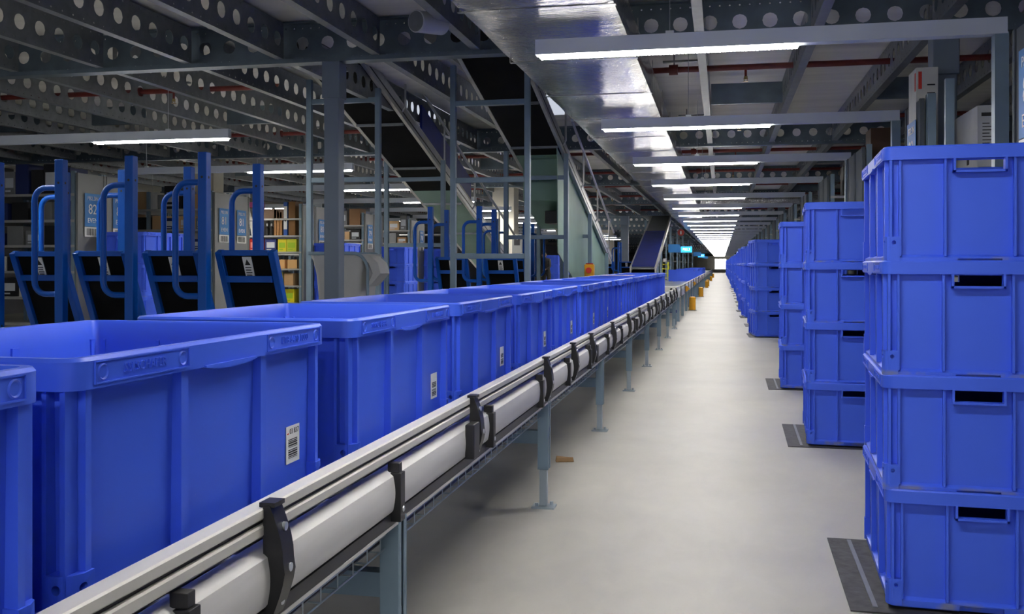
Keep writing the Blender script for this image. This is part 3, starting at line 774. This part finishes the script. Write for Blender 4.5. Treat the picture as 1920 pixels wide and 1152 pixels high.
# stacked totes at the ends of the deep shelving
for i, (x, y, n, a) in enumerate(((-6.38, 9.9, 4, 0), (-6.38, 15.6, 4, 1), (-6.36, 18.75, 4, -1), (-6.37, 21.7, 4, 1), (-6.42, 37.5, 4, 0), (-6.5, 40.6, 4, 0))):
    for k in range(n):
        tote((x, y, .002 + PITCH * k), R(a), f'{lev[k]} blue tote of the {nth(i + 1)} stack at the ends of the signed racks', 'stacked totes beyond the carts', STK2 if k == 2 else None, 1)

# ------------------------------------------------------------------ blue carts
def make_cart():
    t = thing('roll_cart', '', 'cart', (0, 0, 0), 0, 'blue roll carts')
    s = .050
    for y in (0, .6):
        mb = MB(); mb.box(-s / 2, s / 2, y - s / 2, y + s / 2, .16, 1.65)
        p = mb.build('post', M['blue'], t, None, .004)
        q = MB()
        for z in (.42, .62, .72, 1.52):
            q.cyl((0, y - s / 2 - .001, z), (0, y - s / 2 + .002, z), .007, 10)
            q.cyl((s / 2 - .002, y, z), (s / 2 + .001, y, z), .007, 10)
        q.build('painted_bolt_hole', M['ink'], p)  # flat black discs paint in the dark inside of the bolt holes
        h = MB(); c = .07; zb, zt, xx = .905, 1.495, -.165; path = [(-.02, y, zt)]
        for k in range(7): a = R(90 + 15 * k); path.append((xx + c + c * math.cos(a), y, zt - c + c * math.sin(a)))
        for k in range(7): a = R(180 + 15 * k); path.append((xx + c + c * math.cos(a), y, zb + c + c * math.sin(a)))
        path.append((-.02, y, zb)); h.tube(path, .0165, 12); h.build('handle', M['blue'], t, 40)
    top, bot = (.072, 1.14), (.46, .27)
    L = lambda f: (top[0] + (bot[0] - top[0]) * f, top[1] + (bot[1] - top[1]) * f)
    x0, x1 = .046, .345
    for x in (x0, x1):
        mb = MB(); mb.bar((x, *top), (x, *bot), .036, .045); mb.build('shelf_arm', M['blue'], t, None, .004)
    mb = MB(); mb.bar((x0 + .018, L(.012)[0] - .01, L(.012)[1]), (x1 - .018, L(.012)[0] - .01, L(.012)[1]), .02, .03); mb.build('top_rail', M['blue'], t, None, .003)
    mb = MB(); mb.bar((x0 + .018, L(.17)[0] - .022, L(.17)[1]), (x1 - .018, L(.17)[0] - .022, L(.17)[1]), .03, .035); mb.build('middle_rail', M['blue'], t, None, .003)
    mb = MB(); mb.add([(x0 + .01, top[0] + .004, top[1] - .005), (x1 - .01, top[0] + .004, top[1] - .005), (x1 - .01, bot[0] + .004, bot[1]), (x0 + .01, bot[0] + .004, bot[1]),
                       (x0 + .01, top[0] + .018, top[1] + .0), (x1 - .01, top[0] + .018, top[1] + .0), (x1 - .01, bot[0] + .018, bot[1] + .005), (x0 + .01, bot[0] + .018, bot[1] + .005)],
                      [(0, 1, 2, 3), (7, 6, 5, 4), (0, 4, 5, 1), (1, 5, 6, 2), (2, 6, 7, 3), (3, 7, 4, 0)]); mb.build('back_panel', M['rubber'], t)
    mb = MB(); xa, xb = .168, .218
    pts = []
    for f in (.035, .16):
        for off in (-.004, .002):
            for x in (xa, xb): pts.append((x, L(f)[0] + off, L(f)[1]))
    mb.add(pts, [(0, 1, 5, 4), (2, 6, 7, 3), (0, 4, 6, 2), (1, 3, 7, 5), (0, 2, 3, 1), (4, 5, 7, 6)], 0)
    q = [L(.05), L(.085), L(.10), L(.115), L(.13), L(.145)]
    cx = (xa + xb) / 2
    mb.add([(cx, q[0][0] - .0055, q[0][1]), (cx - .016, q[1][0] - .0055, q[1][1]), (cx + .016, q[1][0] - .0055, q[1][1])], [(0, 1, 2)], 1)
    for k in range(2, 6): mb.bar((xa + .008, q[k][0] - .005, q[k][1]), (xb - .008 - .004 * (k % 2), q[k][0] - .005, q[k][1]), .002, .005, 1)
    mb.build('warning_label', [M['white'], M['ink']], t)
    mb = MB()
    mb.bar((0, .03, .19), (0, .57, .19), .05, .06); mb.bar((.37, 0, .19), (.37, .6, .19), .05, .06); mb.bar((.03, 0, .19), (.35, 0, .19), .05, .06); mb.bar((.03, .6, .19), (.35, .6, .19), .05, .06)
    mb.bar((.02, .46, .25), (.37, .46, .25), .03, .03); mb.build('base_frame', M['blue'], t, None, .004)
    mb = MB(); mb.box(.03, .34, .03, .57, .20, .215); mb.build('deck_board', M['rubber'], t)
    for x in (0, .37):
        for y in (0, .6):
            mb = MB(); mb.cyl((x - .016, y, .0625), (x + .016, y, .0625), .0625, 20); mb.box(x - .025, x - .02, y - .03, y + .03, .05, .16, 1); mb.box(x + .02, x + .025, y - .03, y + .03, .05, .16, 1); mb.box(x - .025, x + .025, y - .03, y + .03, .13, .162, 1)
            mb.build('caster', [M['black'], M['zinc']], t, 40)
    return t
cart = make_cart(); kids(cart)
for i, (x, y, a, lb) in enumerate(((-2.615, 4.60, 0, 'blue roll cart nearest the grey column, its rear post in clear view'), (-3.09, 4.68, 1, 'second blue roll cart from the grey column in the near row'),
    (-3.575, 4.76, 1.5, 'third blue roll cart from the grey column in the near row'), (-4.03, 4.82, 1.5, 'fourth blue roll cart from the grey column at the end of the near row'),
    (-2.86, 9.42, 0, 'blue roll cart just beyond the first conveyor support frame'), (-2.36, 9.44, -1, 'blue roll cart standing beside the tall support frame of the incline'),
    (-2.80, 12.1, 1, 'further blue roll cart behind the support frames'), (-2.66, 13.82, 180, 'further blue roll cart close behind the incline frame'),
    (-2.6, 25.2, 0, 'distant blue roll cart beyond the mint guards'), (-3.1, 25.3, 3, 'distant blue roll cart beside a grey column'))):
    if i == 0: o = cart; o.location = (x, y, 0); o['label'] = lb
    else: o = dup(cart, (x, y, 0), R(a), lb)

# ------------------------------------------------------------------ fabric container
t = thing('fabric_container', 'grey fabric-lined roll container with curved tube frame behind the column', 'container', (-2.895, 7.26, 0)); t.scale = (.82, .58, 1)
mb = MB(); lo = []
for z, xl, xr, ya, yb in ((.22, -.20, .25, -.30, .30), (.55, -.22, .235, -.31, .31), (.82, -.205, .22, -.31, .31), (1.0, -.225, .235, -.325, .325), (1.10, -.255, .27, -.34, .34), (1.15, -.285, .285, -.35, .35)):
    lo.append([((xl + xr) / 2 + x * (xr - xl) / 2 / .25, y * (yb - ya) / .6, z) for x, y, _ in rrect(.25, .30, .05, 0, 3)])
inner = [[(x * .97, y * .97, z) for x, y, z in l] for l in lo[::-1]]
inner[-1] = [(x, y, .24) for x, y, z in inner[-1]]
mb.loft(lo + inner); mb.build('liner', M['fabric'], t, 60)
for y in (-.36, .36):
    mb = MB(); path = [(-.28, y, 1.155)]
    for k in range(9): a = R(90 - 11.25 * k); path.append((.17 + .14 * math.cos(a), y, 1.015 + .14 * math.sin(a)))
    path.append((.31, y, .2)); mb.tube(path, .014, 10); mb.build('frame_tube', M['tube'], t, 40)
mb = MB(); fl = []
for s in (-.36, .0):
    fl.append([(.20, s, 1.15), (.33, s, 1.135), (.41, s, 1.08), (.435, s, 1.0), (.36, s, .93), (.315, s, .90), (.325, s, .94), (.36, s, 1.0), (.32, s, 1.08), (.20, s, 1.135)])
mb.loft(fl); mb.build('overhang_flap', M['fabric'], t, 50)
mb = MB(); mb.box(-.26, .32, -.36, .36, .15, .20); mb.build('base_tray', M['tube'], t, None, .004)
for x in (-.2, .26):
    for y in (-.28, .28):
        mb = MB(); mb.cyl((x - .015, y, .06), (x + .015, y, .06), .06, 16); mb.box(x - .024, x - .018, y - .03, y + .03, .05, .15, 1); mb.box(x + .018, x + .024, y - .03, y + .03, .05, .15, 1); mb.build('caster', [M['black'], M['zinc']], t, 40)

# ------------------------------------------------------------------ inclined conveyors
def incline(name, label, x0, x1, ya, yb, zf, mint_from, rail=True, belt='rubber'):
    t = thing(name, label, 'conveyor', ((x0 + x1) / 2, (ya + yb) / 2, 0)); ox, oy = t.location.x, t.location.y
    def sheared(xa, xb, y0, y1, dz0, dz1, m, nm, bevel=0):
        mb = MB(); mb.add([(x - ox, y - oy, zf(y) + d) for d in (dz0, dz1) for x, y in ((xa, y0), (xb, y0), (xb, y1), (xa, y1))],
                          [(0, 3, 2, 1), (4, 5, 6, 7), (0, 1, 5, 4), (1, 2, 6, 5), (2, 3, 7, 6), (3, 0, 4, 7)]); return mb.build(nm, m, t, None, bevel)
    for x in (x0, x1):
        sheared(x - .018, x + .018, ya, yb, -.062, .062, M['silver'], 'side_frame', .003)
        sheared(x - .022, x + .022, ya, yb, .058, .072, M['alu'], 'frame_cap')
        sheared(x - .021, x + .021, ya, yb, -.02, -.008, M['black'], 'frame_groove')
    sheared(x0 + .02, x1 - .02, ya, yb, .03, .06, M[belt], 'belt')
    sheared(x0 + .02, x1 - .02, ya, mint_from, -.06, -.045, M['rubber'], 'return_cover')
    sheared(x0 + .02, x1 - .02, mint_from, yb, -.065, -.045, M['mint'], 'guard_sheet')
    y = ya + .9
    k = 0
    while y < yb - .3:
        mb = MB(); mb.box(x0 + .02 - ox, x1 - .02 - ox, y - .02 - oy, y + .02 - oy, zf(y) - .085, zf(y) - .062); mb.build('cross_tie', M['steel'], t); y += 1.1
    if rail:
        mb = MB(); xr = x1 + .05
        mb.tube([(xr - ox, ya - oy, zf(ya) + .42), (xr - ox, yb - oy, zf(yb) + .42)], .016, 8); mb.build('hand_rail', M['silver'], t, 40)
        y = ya + .5
        while y < yb:
            mb = MB(); mb.tube([(xr - .03 - ox, y - oy, zf(y) - .02), (xr - ox, y - oy, zf(y) + .03), (xr - ox, y - oy, zf(y) + .42)], .011, 8); mb.build('rail_post', M['silver'], t, 40); y += 1.35
    return t, sheared
zA = lambda y: 4.98 - .258 * y
tA, shA = incline('inclined_conveyor', 'black-bellied inclined belt conveyor with mint guard beside the foil duct', -2.20, -1.66, 7.0, 14.9, zA, 10.35)
shA(-2.12, -1.72, 10.45, 11.5, -.52, -.068, M['mint'], 'drive_housing', .006)
mb = MB(); mb.box(-1.90 - tA.location.x, -1.76 - tA.location.x, 10.55 - tA.location.y, 10.85 - tA.location.y, 1.52, 1.66); mb.build('drive_motor', M['black'], tA, None, .01)
mb = MB(); ox, oy = tA.location.x, tA.location.y
mb.prism([(10.15 - oy, zA(10.15) - .065), (14.6 - oy, zA(14.6) - .065), (14.6 - oy, .5), (12 - oy, .66), (11.2 - oy, .93), (10.2 - oy, 1.19)], lambda u, v, w: (w - ox, u, v), -1.70, -1.692); mb.build('side_guard', M['mint'], tA)
zB = lambda y: 5.17 - .292 * y
tB, shB = incline('inclined_conveyor', 'inclined belt conveyor with blue sidewall above the blue carts', -3.54, -3.02, 7.1, 14.2, zB, 10.9)
shB(-3.03, -3.005, 9.6, 11.6, .06, .34, M['dblue'], 'blue_sidewall')
zC = lambda y: .93 + .222 * (y - 22.2)
tC, shC = incline('inclined_conveyor', 'distant inclined conveyor hung with blue sheets rising away from the aisle', -2.02, -1.46, 22.2, 29.2, zC, 29.0, False, 'steel')
shC(-2.0, -1.48, 22.3, 26.5, .065, .09, M['dblue'], 'blue_cover')
shC(-2.0, -1.48, 26.4, 26.45, -.3, .1, M['dblue'], 'blue_curtain')
def frame(label, y, xl, xr, tl, tr, bars):
    t = thing('support_frame', label, 'frame', ((xl + xr) / 2, y, 0), 0, 'conveyor support frames'); ox = t.location.x
    for x, z in ((xl, tl), (xr, tr)):
        mb = MB(); mb.box(x - ox - .024, x - ox + .024, -.024, .024, .0, z); mb.box(x - ox - .06, x - ox + .06, -.06, .06, 0, .01); mb.build('post', M['tube'], t, None, .004)
    for z in bars:
        mb = MB(); mb.box(xl + .02 - ox, xr - .02 - ox, -.02, .02, z - .022, z + .022); mb.build('cross_bar', M['tube'], t, None, .004)
XL, XR = -2.255, -1.605
frame('tall grey support frame with three cross bars under the nearer incline', 8.1, XL, XR, 2.78, 2.72, (2.45, 1.79, 1.14))
frame('second grey support frame under the incline beside the duct', 10.2, XL, XR, 2.28, 2.24, (1.99, 1.36))
frame('third grey support frame under the incline by the mint guard', 12.1, XL, XR, 1.72, 1.70, (1.42,))
frame('lowest grey support frame at the foot of the incline', 13.9, XL, XR, 1.25, 1.23, (.9,))
XL, XR = -3.60, -2.955
frame('tall grey support frame under the incline with blue sidewall', 8.15, XL, XR, 2.72, 2.62, (2.52, 1.82))
frame('second grey support frame under the incline with blue sidewall', 10.2, XL, XR, 2.20, 2.2, (2.0, 1.28, .72))
frame('third grey support frame under the incline with blue sidewall', 12.9, XL, XR, 1.38, 1.38, (1.2,))

# emergency stop, cable box
t = thing('emergency_stop', 'yellow emergency stop box with red button on a post by the incline', 'switch', (-1.53, 11.5, 0))
mb = MB(); mb.box(-.02, .02, -.02, .02, 0, .92); mb.build('post', M['tube'], t)
mb = MB(); mb.box(-.055, .055, -.05, .05, .92, 1.07); mb.build('housing', M['yellow'], t, None, .008)
mb = MB(); mb.cyl((0, -.05, 1.0), (0, -.09, 1.0), .035, 16); mb.cyl((0, 0, 1.07), (0, 0, 1.085), .045, 16); mb.build('button', M['redb'], t, 40, .004)
t = thing('control_box', 'small grey control box with dark display on the cream column', 'control box', (-4.0, 19.1, 1.25))
mb = MB(); mb.box(-.10, .10, 0, .075, .0, .42); mb.build('housing', M['panel'], t, None, .006)
mb = MB(); mb.box(-.06, .06, -.004, .002, .2, .34); mb.build('display', M['black'], t)
mb = MB(); mb.tube([(-.10, .03, .36), (-.17, .03, .40), (-.22, .03, .25), (-.2, .03, .0), (-.12, .03, -.1)], .008, 6); mb.build('cable', M['black'], t, 40)

# ------------------------------------------------------------------ far conveyor, bollards, signs
def far_conv(label, y0, y1):
    t = thing('roller_conveyor', label, 'conveyor', (-1.235, y0, 0)); L = y1 - y0
    mb = MB(); mb.box(-.44, .44, 0, L, .50, .535); mb.build('roller_bed', M['zinc'], t)
    for x in (-.46, .46):
        mb = MB(); mb.box(x - .02, x + .02, 0, L, .46, .575); mb.build('side_profile', M['aluw'], t)
        mb = MB(); mb.box(x - .015, x + .015, 0, L, .62, .66); mb.build('guide_rail', M['alu'], t)
    y = .3
    while y < L:
        for x in (-.44, .44):
            mb = MB(); mb.box(x - .025, x + .025, y - .025, y + .025, 0, .46); mb.build('leg', M['tube'], t)
        mb = MB(); mb.box(.485, .50, y - .02, y + .02, .47, .67); mb.build('rail_bracket', M['black'], t)
        y += 2.1
    return t
far_conv('further roller conveyor beyond the line of totes, before the yellow posts', 18.2, 29.6)
far_conv('distant roller conveyor carrying crosswise blue totes', 30.2, 46)
far_conv('furthest roller conveyor fading along the aisle', 47, 90)
tf = thing('transfer_table', 'short white cross transfer table where the tote line ends', 'conveyor', (-1.13, 17.35, 0))
mb = MB(); mb.box(-.5, .38, -.3, .3, .60, .68); mb.build('table_top', M['alu'], tf, None, .01)
for x in (-.44, .32):
    for y in (-.24, .24):
        mb = MB(); mb.box(x - .025, x + .025, y - .025, y + .025, 0, .6); mb.build('leg', M['tube'], tf)
for k in range(5):
    mb = MB(); mb.cyl((-.4 + .17 * k, -.3, .64), (-.4 + .17 * k, -.315, .64), .022, 12); mb.build('roller_cap', M['black'], tf)
mb = MB(); mb.box(-.48, .36, -.02, .02, .22, .27); mb.build('brace', M['dblue'], tf)
for i, (y, x) in enumerate(((31.2, -1.235), (36.4, -1.24), (38.1, -1.235), (44.5, -1.24), (52, -1.235))):
    tote((x, y, .537), R(90), f'blue tote lying crosswise on the distant conveyor, {nth(i + 1)} along', 'totes on the distant conveyor')
for i, y in enumerate((23.1, 32.7, 45.5, 49, 64, 80)):
    t = thing('safety_bollard', f'orange-yellow safety bollard beside the distant conveyor, {nth(i + 1)} along the aisle', 'bollard', (-.665, y, 0), 0, 'yellow bollards')
    mb = MB(); mb.cyl((0, 0, .01), (0, 0, .30), .075, 20); mb.cyl((0, 0, .30), (0, 0, .318), .075, 20, 0, .05); mb.build('sleeve', M['yellow'], t, 40)
    mb = MB(); mb.box(-.1, .1, -.1, .1, 0, .01); mb.build('floor_flange', M['steel'], t)
for i, y in enumerate((21.2, 26.9)):
    mb = MB(); mb.box(-.05, .05, -.012, .012, -.05, .05); o = mb.build('warning_plate', M['yellow'], None, None, .003, (-.735, y, .55)); o.rotation_euler = (0, R(45), 0)
    tag(o, f'small yellow diamond warning plate on the {["nearer", "further"][i]} end of the distant conveyor', 'sign', 'diamond plates')
t = thing('ladder_tower', 'lime yellow upright lift tower next to the distant conveyor', 'tower', (-1.90, 33.8, 0))
for x in (-.11, .11):
    mb = MB(); mb.box(x - .03, x + .03, -.04, .04, 0, 1.15); mb.build('upright', M['lime'], t)
for k in range(7):
    mb = MB(); mb.box(-.08, .08, -.015, .015, .15 + .15 * k, .18 + .15 * k); mb.build('rung', M['lime'], t)
mb = MB(); mb.cyl((0, 0, 1.15), (0, 0, 1.27), .06, 14); mb.build('beacon', M['white'], t, 40)
for i, (x, y, z, w, h, m, txt) in enumerate(((-1.43, 30.5, 1.44, .36, .25, 'sign', ''), (-1.25, 36, 1.50, .40, .22, 'screen', 'PB2.3'), (-1.25, 52, 1.50, .40, .22, 'sign', ''), (-1.2, 60, 1.5, .4, .2, 'screen', 'PB2.3'), (-1.2, 75, 1.5, .4, .2, 'sign', ''))):
    t = thing('hanging_sign', f'{"lit" if m == "screen" else "plain"} blue hanging sign over the distant conveyor, {nth(i + 1)} along', 'sign', (x, y, z), 0, 'hanging blue signs')
    mb = MB(); mb.box(-w / 2, w / 2, -.02, .02, 0, h); mb.build('board', M[m], t, None, .004)
    for s in (-1, 1):
        mb = MB(); mb.cyl((s * w * .4, 0, h), (s * w * .4, 0, 2.8 - z), .004, 6); mb.build('hanger_rod', M['steel'], t)
    if txt:
        q = MB(); add_mesh(q, text_mesh(txt, .12, .002), Matrix.Translation((0, -.0225, h / 2)) @ Matrix.Rotation(R(90), 4, 'X')); q.build('lettering', M['lit'], t)
t = thing('fire_alarm_sign', 'round red sign hanging below the duct beyond the incline', 'sign', (-1.285, 32, 2.10))
mb = MB(); mb.cyl((0, -.02, 0), (0, .02, 0), .11, 20); mb.build('disc', M['redb'], t, 40)
mb = MB(); mb.box(-.02, .02, -.024, -.018, -.06, .05); mb.build('white_mark', M['white'], t)
mb = MB(); mb.cyl((0, 0, .1), (0, 0, .70), .004, 6); mb.build('hanger_rod', M['steel'], t)
# tall gate frames along the distant conveyor
for i, y in enumerate((30.6, 36.5, 42, 48, 56, 64)):
    t = thing('gate_frame', f'grey steel gate frame standing beside the distant conveyor line, {nth(i + 1)} along', 'frame', (-1.96, y, 0), 0, 'gate frames')
    for x in (-.35, .12):
        mb = MB(); mb.box(x - .035, x + .035, -.035, .035, 0, 2.45); mb.build('post', M['tube'], t)
    for z in (1.2, 1.75, 2.2):
        mb = MB(); mb.box(-.32, .09, -.02, .02, z - .02, z + .02); mb.build('cross_bar', M['steel'], t)

# ------------------------------------------------------------------ a worker far behind the carts
def person():
    t = thing('person', 'person in black workwear stooping over goods far behind the blue carts', 'person', (-5.95, 33.5, 0), R(-20)); t.scale = (.9, .9, .9)
    J = {'pel': (0, 0, .90), 'sp': (0, -.05, 1.10), 'ch': (0, -.13, 1.30), 'nk': (0, -.19, 1.42), 'hd': (0, -.23, 1.52), 'hd2': (0, -.25, 1.61)}
    R_ = {'pel': .145, 'sp': .135, 'ch': .155, 'nk': .06, 'hd': .09, 'hd2': .07}
    E_ = [('pel', 'sp'), ('sp', 'ch'), ('ch', 'nk'), ('nk', 'hd'), ('hd', 'hd2')]
    for s, n in ((-1, 'l'), (1, 'r')):
        J.update({n + 'sh': (s * .19, -.14, 1.35), n + 'el': (s * .25, -.20, 1.08), n + 'wr': (s * .18, -.42, .98), n + 'hp': (s * .10, .0, .84), n + 'kn': (s * .11, -.05, .47), n + 'an': (s * .11, .03, .09), n + 'to': (s * .12, -.13, .045)})
        R_.update({n + 'sh': .07, n + 'el': .05, n + 'wr': .035, n + 'hp': .10, n + 'kn': .065, n + 'an': .045, n + 'to': .04})
        E_ += [('ch', n + 'sh'), (n + 'sh', n + 'el'), (n + 'el', n + 'wr'), ('pel', n + 'hp'), (n + 'hp', n + 'kn'), (n + 'kn', n + 'an'), (n + 'an', n + 'to')]
        for f, (dx, dz, ln) in enumerate(((-.028, .012, .075), (-.010, .016, .085), (.008, .014, .08), (.024, .008, .065))):
            a = n + f'f{f}'; J[a + 'a'] = (s * .18 + dx, -.50, .965 + dz * .5); J[a + 'b'] = (s * .18 + dx * 1.1, -.50 - ln, .945 + dz * .2)
            R_[a + 'a'] = .011; R_[a + 'b'] = .008; E_ += [(n + 'wr', a + 'a'), (a + 'a', a + 'b')]
        J[n + 'th'] = (s * .18 - s * .045, -.46, .965); J[n + 'tt'] = (s * .18 - s * .06, -.52, .95); R_[n + 'th'] = .012; R_[n + 'tt'] = .009; E_ += [(n + 'wr', n + 'th'), (n + 'th', n + 'tt')]
    ks = list(J); me = bpy.data.meshes.new('body'); me.from_pydata([J[k] for k in ks], [(ks.index(a), ks.index(b)) for a, b in E_], [])
    o = bpy.data.objects.new('body', me); COL.objects.link(o); o.parent = t
    sk = o.modifiers.new('Skin', 'SKIN'); sd = o.modifiers.new('Sub', 'SUBSURF'); sd.levels = sd.render_levels = 1
    for i, k in enumerate(ks):
        v = me.skin_vertices[0].data[i]; v.radius = (R_[k], R_[k]); v.use_root = k == 'pel'
    me2 = bpy.data.meshes.new_from_object(o.evaluated_get(bpy.context.evaluated_depsgraph_get()))
    bpy.data.objects.remove(o)
    me2.materials.clear(); me2.materials.append(M['cloth']); me2.materials.append(M['skin'])
    for p in me2.polygons:
        c = p.center; p.material_index = 1 if (c.z > 1.45 or (c.y < -.44 and .85 < c.z < 1.05)) else 0; p.use_smooth = True
    obj('body', me2, t)
    mb = MB(); lo = []
    for k in range(6):
        a = R(-10 + 20 * k); lo.append([(.088 * math.cos(a) * math.cos(2 * PI * j / 14), -.215 + .10 * math.cos(a) * math.sin(2 * PI * j / 14) + .02, 1.575 + .085 * math.sin(a)) for j in range(14)])
    mb.loft(lo); mb.build('hair', M['hair'], t, 60)
    mb = MB(); mb.cyl((0, -.315, 1.53), (0, -.345, 1.515), .014, 8, 0, .010)
    for s in (-1, 1): mb.cyl((s * .09, -.22, 1.51), (s * .10, -.215, 1.55), .016, 8)
    mb.build('face', M['skin'], t, 60)
person()

# scrap on the floor
mb = MB(); mb.add([(-.05, -.018, 0), (.05, -.022, 0), (.055, .018, 0), (-.045, .022, 0), (-.045, -.012, .022), (.045, -.018, .026), (.052, .012, .018), (-.04, .016, .03)], [(0, 3, 2, 1), (4, 5, 6, 7), (0, 1, 5, 4), (1, 2, 6, 5), (2, 3, 7, 6), (3, 0, 4, 7)])
o = mb.build('cardboard_scrap', M['cork'], None, None, .003, (-.835, 5.235, .0005)); o.rotation_euler = (0, 0, R(20)); tag(o, 'small torn brown cardboard scrap lying on the concrete floor', 'scrap')

# ------------------------------------------------------------------ camera, world, view
F, VX, VY, CH = 1830.0, 1353.0, 496.0, 1.07
cd = bpy.data.cameras.new('camera'); cam = bpy.data.objects.new('camera', cd); COL.objects.link(cam)
cam.location = (0, 0, CH); cam.rotation_euler = (R(90), 0, math.atan((VX - 960) / F))
cd.sensor_width = 36; cd.sensor_fit = 'HORIZONTAL'; cd.lens = 36 * F / 1920
cd.shift_y = -(576 - VY) / 1920
cd.clip_start = .02; cd.clip_end = 400
SC.camera = cam
w = bpy.data.worlds.new('hall_ambient'); SC.world = w; w.use_nodes = True
bg = w.node_tree.nodes['Background']; bg.inputs['Color'].default_value = (.80, .86, 1, 1); bg.inputs['Strength'].default_value = .27
SC.view_settings.view_transform = 'Standard'; SC.view_settings.look = 'None'; SC.view_settings.gamma = 1
SC.view_settings.exposure = 1.4
SC.cycles.use_denoising = True
SC.cycles.max_bounces = 8
SC.cycles.sample_clamp_indirect = 6
